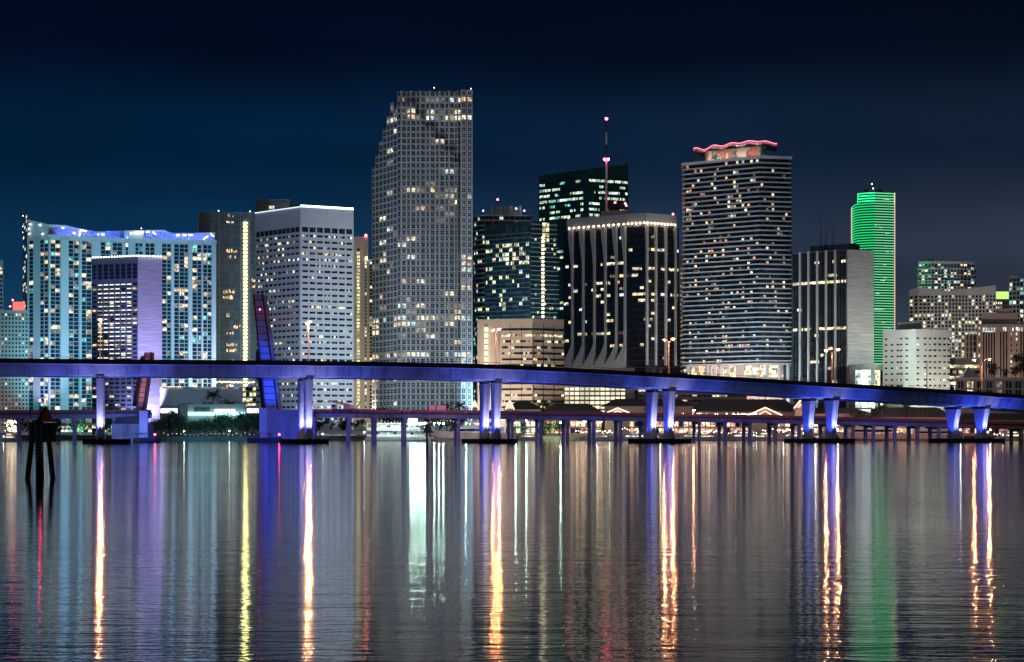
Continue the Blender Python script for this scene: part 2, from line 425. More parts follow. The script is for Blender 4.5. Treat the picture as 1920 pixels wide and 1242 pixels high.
for f in (.25, .75):
    x, y = lerp2(b.c[1], b.c[2], f)
    spot((x-3, y-14, 4), (x, y, 55), (.48, .42, 1.), 200000, 110)
spot((PX(276, 1008), 1008, 5), (PX(281, 1052), 1052, 80), (.46, .39, 1.), 1150000, 50)

# --- slate glass tower with the yellow light strip
Y = 1350; zt = PZ(398, Y)
b = Bld('glass_tower', 'slate glass tower with one vertical chain of yellow lights', [(372.5, Y), (482, Y+4)], 40)
b.wall(zt, 'g_slate', name='curtain_wall')
ch0 = ((372.5, Y), (482, Y+4)); P, Q = b.F(0); Ln = b.flen(0)
for u in (372.8, 411.5, 451, 468.5, 481.5):
    a = uf(ch0, u)*Ln; part(MB().fbox(P, Q, a-.25, a+.25, 0, .6, 2, zt+.5, 'mullion'), 'mullion', b.o)
mb = MB()
for k in range(41): zz = zt-k*4.12; mb.fbox(P, Q, 0, Ln, 0, .3, zz-.12, zz+.12, 'mullion')
for k in range(1, 32): mb.fbox(P, Q, Ln*k/32-.05, Ln*k/32+.05, 0, .2, 2, zt, 'mullion')
part(mb, 'mullion_grid', b.o)
rr = random.Random(5)
for row, c0, c1 in ((1, 2, 4), (0, 2, 4), (6, 2, 5), (7, 2, 5), (13, 1, 5), (14, 1, 4), (17, 2, 3), (19, 2, 6), (20, 2, 4), (22, 2, 5), (23, 2, 5), (25, 3, 4), (27, 2, 4), (12, 9, 10), (11, 9, 10), (29, 2, 4), (33, 2, 5)):
    for c in range(c0*3, c1*3):
        if rr.random() < .25: continue
        a = (uf(ch0, 411.5)+(uf(ch0, 451)-uf(ch0, 411.5))*c/18.)*Ln if c < 20 else (uf(ch0, 472)+(c-27)*.02)*Ln
        zz = zt-row*4.12; b.w.append((P, Q, a+.1, a+.75, zz-3.4, zz-.7-1.6*rr.random(), 'lc' if row < 3 else 'lw', False, .25))
x, y = lerp2(P, Q, uf(ch0, 460.3))
pts = [(x, y-.8, PZ(418+6.93*k, Y)) for k in range(52)]
for p in pts: part(MB().box(p[0]-1.25, p[0]+1.25, p[1]-.3, p[1]+.35, p[2]-.6, p[2]+.6, 'e_yellow'), 'facade_light', b.o)
part(MB().box(x-1.0, x+1.0, y-.2, y+.3, 3, zt-7, 'ly'), 'stair_window', b.o)
b.lights([(PX(409, Y), Y+2, PZ(395, Y)), (PX(468, Y), Y+2, PZ(396, Y))], .4, 'e_dot', 'warning_light'); b.done()

# --- glass top of a tower behind the chamfered hotel
b = Bld('office_tower', 'glass tower top peeping over the chamfered white hotel', [(478.5, 1400), (542, 1400), (565, 1445)], 30)
zt = PZ(375, 1400); b.wall(zt, 'g_slate', name='curtain_wall')
for i in (0, 1):
    P, Q = b.F(i); Ln = b.flen(i); mb = MB()
    for k in range(12): mb.fbox(P, Q, 0, Ln, 0, .3, zt-k*4.-.2, zt-k*4.+.2, 'mullion')
    for k in range(0, 13): mb.fbox(P, Q, Ln*k/12-.12, Ln*k/12+.12, 0, .35, 2, zt, 'mullion')
    part(mb, 'mullion_grid', b.o)
b.w.append((*b.F(0), 10, 11.8, zt-7, zt-4.5, 'lw', False, .3)); b.w.append((*b.F(0), 12, 13.8, zt-7, zt-4.5, 'lc', False, .3)); b.done()

# --- chamfered white hotel, roof edge of blue-white lights
ch = [(478.5, 1183), (563, 1150), (663, 1166)]; zt = PZ(388.5, 1150)
b = Bld('hotel_tower', 'wedge-shaped pale stone hotel with small dark windows and a glowing blue-white roof edge', ch, 40)
b.wall(zt, 'travertine')
pit = 11.1*1150/F; zf = PZ(424, 1150)
for i, n, wf, p in ((0, 10, .68, .13), (1, 7, .76, .13)):
    P, Q = b.F(i); cols = b.even(n, wf, .02, .985)
    b.win(P, Q, zf-pit*1.1, zf, 1, b.even(n, .82, .02, .985), .75, lambda k, c: 'gd')
    hot = {11: .3, 3: .3, 4: .4, 1: .3, 17: .1, 12: .35} if i == 0 else {0: .4, 3: .5, 4: .5, 12: .5, 18: .3, 25: .5, 29: .6, 28: .5}
    f0 = runs(p, 40+i, ['lc', 'lw', 'ly', 'lk', 'dim'], hot)
    sub = []
    for a, c in cols:
        m_ = (c-a)/(2 if i == 0 else 3)
        for q in range(2 if i == 0 else 3): sub.append((a+m_*q, a+m_*(q+1)-.0006))
    b.win(P, Q, zf-pit*1.1-pit*32, zf-pit*1.1, 32, sub, .36, f0)
n1 = b.flen(0)
part(MB().fbox(*b.F(0), 0, b.flen(0), 0, .5, zt, zt+.4, 'e_strip'), 'roof_light_strip', b.o)
part(MB().fbox(*b.F(1), 0, b.flen(1), 0, .3, zt, zt+.35, 'e_strip'), 'roof_light_strip', b.o)
b.lights([(*lerp2(b.c[1], b.c[2], (k+.5)/27), zt+.8) for k in range(27)], .6, 'e_white')
mb = MB()
for i in (0, 1):
    for k in range(1, 44): mb.fbox(*b.F(i), 0, b.flen(i), 0, .05, zt-k*pit/1.2-.05, zt-k*pit/1.2, 'conc_grey')
part(mb, 'stone_joints', b.o); b.done()

# --- narrow beige stair tower
Y = 1300
b = Bld('stair_tower', 'narrow beige tower with a vertical row of lit stair windows, left of the tallest tower', [(660, Y), (690.5, Y)], 30)
zt = PZ(444, Y); b.wall(zt, 'conc_beige')
b.win(*b.F(0), PZ(780, Y), PZ(465, Y), 48, [(.30, .48)], .62, lambda k, c: 'ly' if k else 'gd')
pl = [(PX(682, Y-6), Y-6), (PX(700, Y-6), Y-6), (PX(700, Y), Y-.1), (PX(682, Y), Y-.1)]
part(MB().prism(pl, 2, PZ(488.5, Y), 'conc_beige', 'roof_dark'), 'annex', b.o)
b.win(pl[0], pl[1], PZ(780, Y), PZ(492, Y), 45, [(.12, .28), (.62, .92)], .62, runs(.3, 51, ['ly', 'lc', 'lk']))
b.lights([(PX(686, Y), Y, PZ(442, Y))], .9, 'e_red', 'warning_light'); b.lights([(PX(687, Y-7), Y-7, PZ(486, Y))], .8, 'e_warmdot'); b.done()

# --- tallest tower with stepped shoulder and saw-tooth front
Y = 1200; FL = 11.42*Y/F; zt = PZ(168, Y)
b = Bld('skyscraper', 'tallest tower of the skyline, square four-light windows and a stair-stepped left shoulder', [(745, Y+12), (886, Y+12)], 38)
K = 'travertine'
b.wall(zt, K)
hot = {1: .55, 3: .5, 4: .8, 16: .35, 17: .35, 20: .3, 24: .35, 26: .15, 27: .4, 28: .25, 31: .2, 35: .5, 37: .85, 38: .3, 39: .2, 41: .35, 43: .85, 45: .25, 47: .4, 48: .15}
base_f = runs(.10, 61, ['lw', 'lc', 'lc', 'lk', 'dim', 'dim'], hot, run=2)
def rowof(ztop): return int(round((zt-ztop)/FL))
def facet(P, Q, ztop, c0, ncol=1, wf=.62, n=None):
    r0 = rowof(ztop); zz = zt-r0*FL; n = n or int((zz-12)/FL)
    b.win(P, Q, zz-n*FL, zz, n, b.even(ncol, wf), .62, lambda k, c: base_f(k, c+c0), cross=True, base=r0)
# left shoulder: strips stepping down to the left
ul = [697.5, 704, 711, 718, 725, 732, 737.5, 745]; vt = [313.5, 290, 266, 241, 219, 193, 193]
def ysh(u): return 1238-(u-697.5)/(745-697.5)*32
for k in range(7):
    u0, u1 = ul[k], ul[k+1]; y0, y1 = ysh(u0), ysh(u1); tz = PZ(vt[k], (y0+y1)/2) if k < 6 else PZ(193, Y)
    pl = [(PX(u0, y0), y0), (PX(u1, y1), y1), (PX(u1, y1+28), y1+28), (PX(u0, y0+28), y0+28)]
    part(MB().prism(pl, 2, tz, K, 'roof_dark'), 'shoulder', b.o)
    facet(pl[0], pl[1], tz, k)
# saw-tooth bays in front, stepping down to the right
bu = [745, 762.5, 780.5, 798.5, 816.5, 834.5, 852.5, 864]; bt = [193, 193, 215, 237, 260, 282, 304]
for k in range(7):
    u0, u2 = bu[k], bu[k+1]; u1 = u0+(7 if k < 6 else 5)
    pl = [(PX(u0, Y+2.5), Y+2.5), (PX(u1, Y-2.5), Y-2.5), (PX(u2, Y+2.5), Y+2.5), (PX(u2, Y+11.9), Y+11.9), (PX(u0, Y+11.9), Y+11.9)]
    tz = PZ(bt[k], Y)
    part(MB().prism(pl, 2, tz, K, 'roof_dark'), 'bay', b.o)
    facet(pl[0], pl[1], tz, 10+2*k, 1, .55); facet(pl[1], pl[2], tz, 11+2*k, 1, .56)
    # upper saw-tooth set back
    if True:
        pl2 = [(PX(u0, Y+6.5), Y+6.5), (PX(u1, Y+2.5), Y+2.5), (PX(u2, Y+6.5), Y+6.5), (PX(u2, Y+11.95), Y+11.95), (PX(u0, Y+11.95), Y+11.95)]
        part(MB().prism(pl2, tz, zt-.3, K, 'roof_dark'), 'upper_bay', b.o)
        nn = rowof(tz)
        facet(pl2[0], pl2[1], zt, 40+2*k, 1, .55, nn); facet(pl2[1], pl2[2], zt, 41+2*k, 1, .56, nn)
pl = [(PX(864, Y+1), Y+1), (PX(886, Y+3), Y+3), (PX(886, Y+11.9), Y+11.9), (PX(864, Y+11.9), Y+11.9)]
part(MB().prism(pl, 2, zt, K, 'roof_dark'), 'corner_bay', b.o); facet(pl[0], pl[1], zt, 30, 2, .58)
mb = MB()
for k in range(1, 58):
    zz = zt-k*FL
    if k > 13:
        for j in range(7):
            y0, y1 = ysh(ul[j]), ysh(ul[j+1]); mb.fbox((PX(ul[j], y0), y0), (PX(ul[j+1], y1), y1), 0, (ul[j+1]-ul[j])/3.*.97, 0, .06, zz-.2, zz+.05, 'conc_grey')
        for j in range(7):
            u0, u2 = bu[j], bu[j+1]; u1 = u0+(7 if j < 6 else 5)
            mb.fbox((PX(u0, Y+2.5), Y+2.5), (PX(u1, Y-2.5), Y-2.5), 0, 5, 0, .06, zz-.2, zz+.05, 'metal_dark')
            mb.fbox((PX(u1, Y-2.5), Y-2.5), (PX(u2, Y+2.5), Y+2.5), 0, 6, 0, .06, zz-.2, zz+.05, 'metal_dark')
    mb.fbox(pl[0], pl[1], 0, 7.3, 0, .06, zz-.2, zz+.05, 'metal_dark')
mb.fbox(pl[0], pl[1], 3.5, 3.8, 0, .08, 2, zt, 'metal_dark')
part(mb, 'floor_joints', b.o)
b.lights([(PX(749, Y), Y+9, PZ(167, Y)), (PX(813, Y), Y+9, PZ(160, Y)), (PX(883, Y), Y+2, PZ(165.5, Y))], .32, 'e_dot', 'warning_light'); b.done()
part(MB().tube((PX(813, Y+9), Y+9, zt-.3), (PX(813, Y+9), Y+9, PZ(160, Y)-.2), .12), 'antenna', b.o)

# --- round-balconied tower
Y = 1380; n = 10
ch = [(889, Y+22), (891, Y+13), (896, Y+5), (904, Y), (915, Y-2), (995, Y+2)]
b = Bld('residential_tower', 'tower with rounded corner balconies and pale crown, behind the blue glass block', ch, 40)
zt = PZ(404, Y); b.wall(zt, 'g_slate', name='curtain_wall')
for k in range(40):
    zz = zt-k*3.45; part(MB().prism(offset(b.poly, 1.2), zz-.45, zz, 'slab'), 'balcony', b.o)
for i in range(5): b.win(*b.F(i), zt-138, zt-.5, 40, b.even(2 if i < 4 else 8, .6), .55, runs(.14, 70+i, ['lk', 'lc', 'lt']), off=.3)
cr = [(PX(a, y), y) for a, y in ((922, Y+3), (977, Y+3), (977, Y+25), (922, Y+25))]
part(MB().prism(cr, zt, PZ(386.5, Y), 'conc_pale', 'roof_dark'), 'crown', b.o)
for u in (923, 940, 958, 976): part(MB().box(PX(u, Y)-.7, PX(u, Y)+.7, Y+1.2, Y+3.2, zt-14, PZ(385.8, Y), 'conc_white'), 'crown_fin', b.o)
b.lights([(PX(933, Y), Y+8, PZ(372, Y))], .7, 'e_red', 'warning_light')
part(MB().tube((PX(933, Y), Y+8, PZ(387, Y)), (PX(933, Y), Y+8, PZ(373, Y)), .2, .1), 'antenna', b.o)
b.lights([(PX(u, Y), Y-2, PZ(v, Y)) for u, v in ((906, 396), (968, 392), (983, 396))], .5, 'e_white'); b.done()

# --- blue-glass block
ch = [(908.5, 1272), (995, 1250), (1044.5, 1258)]; zt = PZ(414.5, 1250)
b = Bld('office_block', 'blue glass block with scattered greenish windows and a yellow light chain on its right flank', ch, 32)
b.wall(zt, 'g_teal', name='curtain_wall')
hot = {k: .45 for k in (2, 3, 4, 5, 6)}; hot.update({7: .3, 0: 0, 1: .2, 10: .2, 11: .2})
b.win(*b.F(0), PZ(650, 1250), PZ(436, 1250), 25, b.even(26, .72, .03, .97), .74, runs(.15, 81, ['lg', 'ly', 'lk', 'lc'], hot, 2, dark='g_blue'), cross=False)
P, Q = b.F(1)
b.win(P, Q, PZ(650, 1250), PZ(436, 1250), 25, b.even(10, .7, .05, .95), .5, runs(.12, 82, ['ly', 'lc'], dark=None))
mb = MB()
for k in range(30): zz = zt-2-k*3.02; mb.fbox(P, Q, 0, b.flen(1)+(.0 if k < 5 or k > 18 else 1.2), 0, .5, zz-.2, zz+.15, 'slab')
part(mb, 'balcony_edges', b.o)
mb = MB()
for k in range(26): zz = PZ(436, 1250)-k*2.97; mb.fbox(*b.F(0), 0, b.flen(0), 0, .2, zz-.12, zz+.1, 'mullion')
part(mb, 'floor_lines', b.o)
x, y = lerp2(P, Q, uf((ch[1], ch[2]), 1018))
for k in range(28): part(MB().box(x-.9, x+.9, y-.9, y-.3, PZ(445+7.4*k, 1250)-.8, PZ(445+7.4*k, 1250)+.7, 'e_cream'), 'facade_light', b.o)
b.w.append((P, Q, 8.5, 13, zt-6.5, zt-.8, 'ly', True, .55)); b.w.append((P, Q, 8.5, 13, zt-13, zt-7.5, 'ly', True, .55)); b.done()

# --- tall dark green glass tower
ch = [(1010, 1535), (1103, 1500), (1178, 1515)]
b = Bld('dark_tower', 'dark green glass tower with sloping top rising behind the white-finned black tower', ch, 45)
zl = PZ(330, 1535); z1 = PZ(317, 1500); z2 = PZ(308.5, 1515)
n = 5
part(MB().prism(b.poly, 2, [zl, z1, z2, z2, zl], 'g_green', 'roof_dark'), 'curtain_wall', b.o)
zr = PZ(336, 1510)
hot0 = {0: .35, 1: .4, 2: .7, 3: .95, 4: .6, 5: .35, 6: .4, 8: .4}; hot1 = {0: .8, 1: .5, 2: .9, 3: .4, 4: .4, 5: .3, 6: .5, 7: .3}
b.win(*b.F(0), zr-30*4.5, zr, 30, b.even(34, .82, .02, .9), .42, runs(.2, 91, ['lk', 'lk', 'lt', 'lg'], hot0, 4, dark=None))
b.win(*b.F(1), zr-30*4.5, zr, 30, b.even(30, .82, .02, .98), .42, runs(.2, 92, ['lk', 'lg', 'lk'], hot1, 4, dark=None))
mb = MB()
for i in (0, 1):
    for k in range(34): mb.fbox(*b.F(i), 0, b.flen(i), 0, .15, zr-k*4.5-.25, zr-k*4.5+.1, 'metal_dark')
    for k in range(1, 12): mb.fbox(*b.F(i), b.flen(i)*k/12-.12, b.flen(i)*k/12+.12, 0, .18, 2, zr, 'metal_dark')
part(mb, 'mullion_grid', b.o); b.done()

# --- black tower with white fins
ch = [(1056.5, 1112), (1175, 1085), (1211, 1079), (1272.5, 1092)]; zt = PZ(400.5, 1080); zg = zt-6.6
b = Bld('finned_tower', 'black glass tower striped by curved white fins under a heavy white roof band', ch, 34)
b.wall(zg-.5, 'g_black', name='curtain_wall')
zz0 = PZ(686, 1090); pit = 11.9*1085/F; nr = 22
pal = ['lc', 'ly', 'lc', 'dim', 'lw', 'lk']
for i, nc, hot in ((0, 40, {5: .35, 8: .4, 9: .2, 17: .1, 14: .5, 16: .3, 10: .12, 18: .12, 20: .1, 7: .15}), (1, 10, {4: .2, 6: .6, 10: .6, 11: .5, 18: .3, 3: .3}), (2, 20, {3: .7, 6: .55, 8: .4, 10: .5, 14: .4, 16: .35, 18: .2, 4: .3})):
    b.win(*b.F(i), zg-1-nr*pit, zg-1, nr, b.even(nc, .84, .01, .99), .42, runs(.09, 100+i, pal, hot, 3, dark=None), off=.2)
    mb = MB()
    for k in range(nr+1): mb.fbox(*b.F(i), 0, b.flen(i), 0, .1, zg-1-k*pit-.3, zg-1-k*pit+.25, 'metal_dark')
    for k in range(nc+1): mb.fbox(*b.F(i), b.flen(i)*k/nc-.09, b.flen(i)*k/nc+.07, 0, .12, zz0, zg-.6, 'metal_dark')
    part(mb, 'mullion_grid', b.o)
bp = [(PX(1062.5, 1108), 1108), (PX(1174, 1083), 1083), (PX(1211.5, 1077), 1077), (PX(1268.5, 1089.5), 1089.5)]
bk = bp+[(PX(1268.5, 1122), 1122), (PX(1062.5, 1144), 1144)]
part(MB().prism(bk, zt-5, zt, 'fin_white', 'roof_grey'), 'roof_band', b.o)
part(MB().prism(offset(bk, -3.5), zg-.4, zt-4.9, 'dim'), 'recess', b.o)
def fin(P, Q, f, flare, bot):
    Ln = (Vector(Q)-Vector(P)).length; c = f*Ln; mb = MB(); prev = None
    H = zg+1.8; prof = [(zz0, bot), (zz0+4, bot*.55), (zz0+9, bot*.18), (zz0+13, 0.), (H-22, 0), (H-15, flare*.35), (H-9, flare*.8), (H-4, flare), (H, flare)]
    t = (Vector(Q)-Vector(P)).normalized(); nn = Vector((t.y, -t.x)); rings = []
    for z_, e in prof:
        a = Vector(P)+t*(c-.75-e); d = Vector(P)+t*(c+.55); o_ = 1.1+min(2.2, e*.6)
        rings.append([(a.x+nn.x*o_, a.y+nn.y*o_, z_), (d.x+nn.x*o_, d.y+nn.y*o_, z_), (d.x, d.y, z_), (a.x, a.y, z_)])
    mb.loft(rings, 'fin_white'); part(mb, 'fin', b.o)
for u in (1074.5, 1095, 1116, 1136.5, 1157, 1175.5): fin(*b.F(0), min(.985, uf((ch[0], ch[1]), u)), 1.5, 6.0)
for u in (1229, 1247.5, 1266): fin(*b.F(2), uf((ch[2], ch[3]), u), .3, 0.)
fin(*b.F(2), .02, .3, 0.)
part(MB().fbox(*b.F(0), .5, b.flen(0), .2, 3.2, zz0-3.4, zz0, 'fin_white'), 'base_band', b.o)
pts = []
for i, n in ((0, 12), (1, 5), (2, 9)):
    for k in range(n):
        x, y = lerp2(bp[i], bp[i+1], (k+.5)/n); pts.append((x, y-.2, zt-5.6))
b.lights(pts, .42, 'e_warmdot')
pl = [(PX(u, y), y) for u, y in ((1127, 1100), (1185, 1093), (1185, 1115), (1127, 1120))]
part(MB().prism(pl, zt, zt+3.6, 'conc_rose', 'roof_dark'), 'roof_house', b.o)
for u in (1148, 1158, 1166, 1171): part(MB().tube((PX(u, 1098), 1098, zt+3.5), (PX(u, 1098), 1098, zt+6+u % 3), .25), 'roof_vent', b.o)
mx = (PX(1137.5, 1100), 1103); mb = MB()
zm = [zt+3.5, PZ(340, 1100), PZ(298, 1100), PZ(270, 1100), PZ(247, 1100), PZ(224, 1100)]
part(mb.tube((*mx, zm[0]), (*mx, zm[2]), .75, .6, 'white_paint').tube((*mx, zm[2]), (*mx, zm[3]), .5, .5, 'metal_dark').tube((*mx, zm[3]), (*mx, zm[4]), .45, .4, 'white_paint').tube((*mx, zm[4]), (*mx, zm[5]), .3, .2, 'metal_dark'), 'radio_mast', b.o)
b.lights([(mx[0], mx[1], zm[5]+.8), (mx[0]-1, mx[1]-.7, zm[2]), (mx[0]+1, mx[1]-.7, zm[2])], .8, 'e_redhot', 'warning_light')
b.lights([(PX(1066, 1108), 1108, zt+.7), (PX(1262, 1089), 1089, zt+.6), (PX(1153, 1098), 1096, zt+8), (PX(1172, 1098), 1096, zt+7.5)], .55, 'e_red', 'warning_light'); b.done()

# --- low beige office block
ch = [(895, 1010), (936, 1003), (999, 1000), (1057.5, 1010)]; zt = PZ(597.5, 1000)
b = Bld('low_office_block', 'low beige office block with ribbon windows, right of the tallest tower', ch, 30)
b.wall(zt, 'conc_beige'); pit = 11.25*1000/F; z1 = PZ(612, 1000)
hot = {0: .15, 1: .9, 2: .55, 4: .5, 5: .25}
for i, n in ((1, 30), (2, 26)):
    b.win(*b.F(i), z1-16*pit, z1, 16, b.even(n, .96, .02 if i == 2 else .08, .99), .36, runs(.2, 110+i, ['lc', 'ly', 'lw'], hot, 3))
    mb = MB()
    for k in range(0, 4): mb.fbox(*b.F(i), b.flen(i)*k/3-.1, b.flen(i)*k/3+.1, 0, .2, 3, zt-3, 'metal_dark')
    part(mb, 'joint_lines', b.o)
x, y = lerp2(b.c[0], b.c[1], .40)
for k in range(14): part(MB().box(x-.8, x+.8, y-1.8, y-.9, z1-k*pit-2.4, z1-k*pit-.4, 'e_cream'), 'stair_light', b.o)
b.done()
spot((PX(880, 960), 960, 8), (PX(940, 1000), 1000, 40), (1., .78, .64), 560000, 100)  # added unseen spot that warms the beige facade

# --- sliver with lit stair windows between the black and the balcony tower
Y = 1200
b = Bld('stair_tower', 'thin pale tower with stacked lit windows between the black finned and the neon-topped tower', [(1268, Y), (1293, Y)], 20)
b.wall(PZ(478, Y), 'conc_pale'); b.win(*b.F(0), PZ(700, Y), PZ(500, Y), 24, [(.56, .80)], .7, lambda k, c: 'ly'); b.win(*b.F(0), PZ(700, Y), PZ(500, Y), 24, [(.3, .46)], .5, lambda k, c: 'dim'); b.done()

# --- balcony tower with neon wave
ch = [(1284, 1079), (1424, 1050), (1479, 1054)]; zt = PZ(297, 1050); FL = 9.05*1050/F
b = Bld('condo_tower', 'balcony-ringed tower topped by a painted penthouse under a wavy pink neon canopy', ch, 40)
zb = PZ(680, 1050)
b.wall(zt, 'g_blue', z0=zb, name='curtain_wall')
N_ = int((zt-zb)/FL)
hot = {0: .25, 6: .2, 7: .15, 16: .2, 18: .2, 24: .15, 25: .15, 27: .15, 34: .12}
f = runs(.15, 121, ['lw', 'lc', 'lp', 'dim', 'lk'], hot)
b.win(*b.F(0), zb, zt, N_, b.even(26, .70, .02, .99), .62, f, off=.3); b.win(*b.F(1), zb, zt, N_, b.even(10, .72, .03, .97), .62, runs(.10, 122, ['lw', 'lc', 'dim']), off=.3)
ring = offset(b.poly, 1.5)
for k in range(N_+1):
    zz = zt-k*FL; part(MB().prism(ring, zz-.16, zz+.5, 'slab'), 'balcony', b.o)
part(MB().prism(offset(b.poly, 2.0), zt+.5, zt+1.3, 'conc_white', 'roof_grey'), 'roof_edge', b.o)
zp = zt+1.3; q0, q1, q2 = b.c
pent = [(PX(1322, 1074), 1074), (PX(1426, 1053.5), 1053.5), (PX(1436, 1056), 1056), (PX(1436, 1080), 1080), (PX(1322, 1096), 1096)]
zpt = PZ(273.5, 1053); part(MB().prism(pent, zp, zpt, 'mural', 'roof_dark'), 'penthouse', b.o)
# canopy: wavy slab
wv = []; M_ = 60
for i in range(M_+1):
    f_ = i/M_; u = 1300+f_*157
    if u < 1416: yy = 1077-(u-1300)/116*27
    else: yy = 1050+(u-1416)/41*5
    yy -= 1.5*math.sin(f_*25); v_ = 281-f_*15+1.0*math.sin(f_*31)+(3.0*max(0, (f_-.75))*4*f_*.5)
    wv.append((PX(u, yy), yy, zpt+1.0+.85*math.sin(f_*29+1.)*(1.15-.8*f_)+1.2*math.sin(f_*2.6) ))
mb = MB(); mb2 = MB(); rings = []; r2 = []
for x, y, z_ in wv:
    rings.append([(x, y, z_-1.0), (x, y, z_+.5), (x*1.018, y+22, z_+.5), (x*1.018, y+22, z_-1.0)])
    r2.append([(x, y-.25, z_-.1), (x, y-.25, z_+.25), (x, y-.02, z_+.25), (x, y-.02, z_-.1)])
part(mb.loft(rings, 'conc_white'), 'canopy', b.o); part(mb2.loft(r2, 'e_neon'), 'neon_tube', b.o)
r3 = [[(x, y-.12, z_-.75), (x, y-.12, z_+.45), (x, y+.02, z_+.45), (x, y+.02, z_-.75)] for x, y, z_ in wv]
part(MB().loft(r3, 'e_pink'), 'canopy_fascia', b.o)
for k in range(7):
    x, y = lerp2(pent[0], pent[1], (k+.5)/7); spot((x+.2, y-3.2, zp+.4), (x, y, zp+5), (1., .82, .72), 550, 140, rad=.15)
# lobby storeys: columns and tall lit glass
lob = offset(b.poly, -3)
part(MB().prism(lob, 2, zb-.2, 'conc_rose'), 'lobby', b.o)
part(MB().prism(offset(b.poly, 1.2), zb-.9, zb-.17, 'conc_pale'), 'soffit', b.o)
z0 = PZ(722, 1050)
for i, us in ((0, (1290, 1327, 1341, 1352, 1366)), (1, (1438, 1462, 1478))):
    for u in us:
        x, y = lerp2(*b.F(i), min(.98, max(.02, uf((ch[i], ch[i+1]), u))))
        part(MB().tube((x, y, 2), (x, y, zb-.9), 1.0, 1.0, 'conc_pale', 12), 'column', b.o)
P, Q = lob[0], lob[1]
for a, c, m_ in ((.02, .10, 'shop_warm'), (.12, .22, 'shop_warm'), (.30, .44, 'lp'), (.46, .66, 'shop_warm'), (.78, .88, 'lc'), (.9, .99, 'lc')):
    Ln = (Vector(Q)-Vector(P)).length; n_ = 5
    for j in range(n_): b.w.append((P, Q, (a+(c-a)*j/n_)*Ln+.08, (a+(c-a)*(j+1)/n_)*Ln-.08, z0-4, zb-1.3, m_, True, .2))
P, Q = lob[1], lob[2]; Ln = (Vector(Q)-Vector(P)).length
for j in range(9): b.w.append((P, Q, Ln*j/9+.1, Ln*(j+1)/9-.1, z0-4, zb-1.3, 'lc', True, .2))
for u in (1300, 1335, 1370, 1400, 1440, 1465): spot((PX(u, 1046), 1046, 12), (PX(u, 1056), 1058, zb-2), (1., .62, .5), 9000, 130)
b.done()

# --- dark slab with white piers and blank end wall
ch = [(1486.5, 1022), (1589, 1000), (1638.5, 1006)]; zt = PZ(468, 1000)
b = Bld('slab_tower', 'dark glass slab with white piers and a blank pale end wall beside the green tower', ch, 26)
b.wall(zt, 'conc_pale')
P, Q = b.F(0); Ln = b.flen(0); part(MB().fbox(P, Q, 0, Ln-.6, 0, .3, 3, zt-.4, 'g_black'), 'curtain_wall', b.o)
pit = 12.4*1010/F; nr = 20; ztr = zt-.8
hot = {3: .2, 4: .9, 2: .0, 11: .95, 16: .15, 20: .2, 0: 0, 1: .12}
b.win(P, Q, ztr-nr*pit, ztr, nr, b.even(36, .9, .01, .98), .40, runs(.035, 131, ['lc', 'ly', 'lc'], hot, 3, dark=None), off=.5)
mb = MB()
for k in range(nr*2): mb.fbox(P, Q, 0, Ln, 0, .42, ztr-k*pit/2-.1, ztr-k*pit/2+.1, 'metal_dark')
for k in range(37): mb.fbox(P, Q, Ln*k/37, Ln*k/37+.12, 0, .45, 3, zt-.5, 'metal_mid')
part(mb, 'mullion_grid', b.o)
for u in (1501.4, 1517.3, 1533.8, 1550.3, 1567.5):
    a = uf((ch[0], ch[1]), u)*Ln; part(MB().fbox(P, Q, a-.45, a+.45, 0, 1.3, 2, zt+.2, 'conc_white'), 'pier', b.o)
part(MB().fbox(*b.F(1), 0, b.flen(1), 0, .03, 2.1, zt-.1, 'wall_brushed'), 'end_wall', b.o)
mb = MB()
for k in range(1, 40): mb.fbox(*b.F(1), 0, b.flen(1), 0, .05, zt-k*1.9, zt-k*1.9+.08, 'conc_grey')
part(mb, 'panel_joints', b.o)
pl = [(PX(u, y), y) for u, y in ((1519, 1022), (1593, 1006), (1612, 1010), (1612, 1024), (1519, 1036))]
part(MB().prism(pl, zt-.5, PZ(456.5, 1006), 'roof_grey', 'roof_dark'), 'plant_room', b.o)
for u, v in ((1539, 400), (1549.5, 430), (1562, 426), (1546, 445)): part(MB().tube((PX(u, 1015), 1015, zt), (PX(u, 1015), 1015, PZ(v, 1015)), .22, .1), 'antenna', b.o)
b.done()
spot((PX(1668, 962), 962, 42), (PX(1614, 1002), 1003, 62), (.84, 1., .88), 130000, 110)  # unseen spot added to brighten the blank end wall

# --- glass entrance hall
ch = [(1592, 985), (1640, 978), (1655, 985)]
b = Bld('entrance_hall', 'low glass entrance hall glowing white beside the blank pale wall', ch, 14)
z1 = PZ(683, 980); b.wall(z1, 'metal_mid')
b.win(*b.F(0), 6, z1-2.5, 3, b.even(10, .9, .25, .85), .92, lambda k, c: 'e_sign' if c in (4, 5, 6, 7) else 'lk')
b.win(*b.F(1), 6, z1-2, 3, b.even(3, .85), .8, runs(.5, 3, ['lk', 'lc'])); b.done()

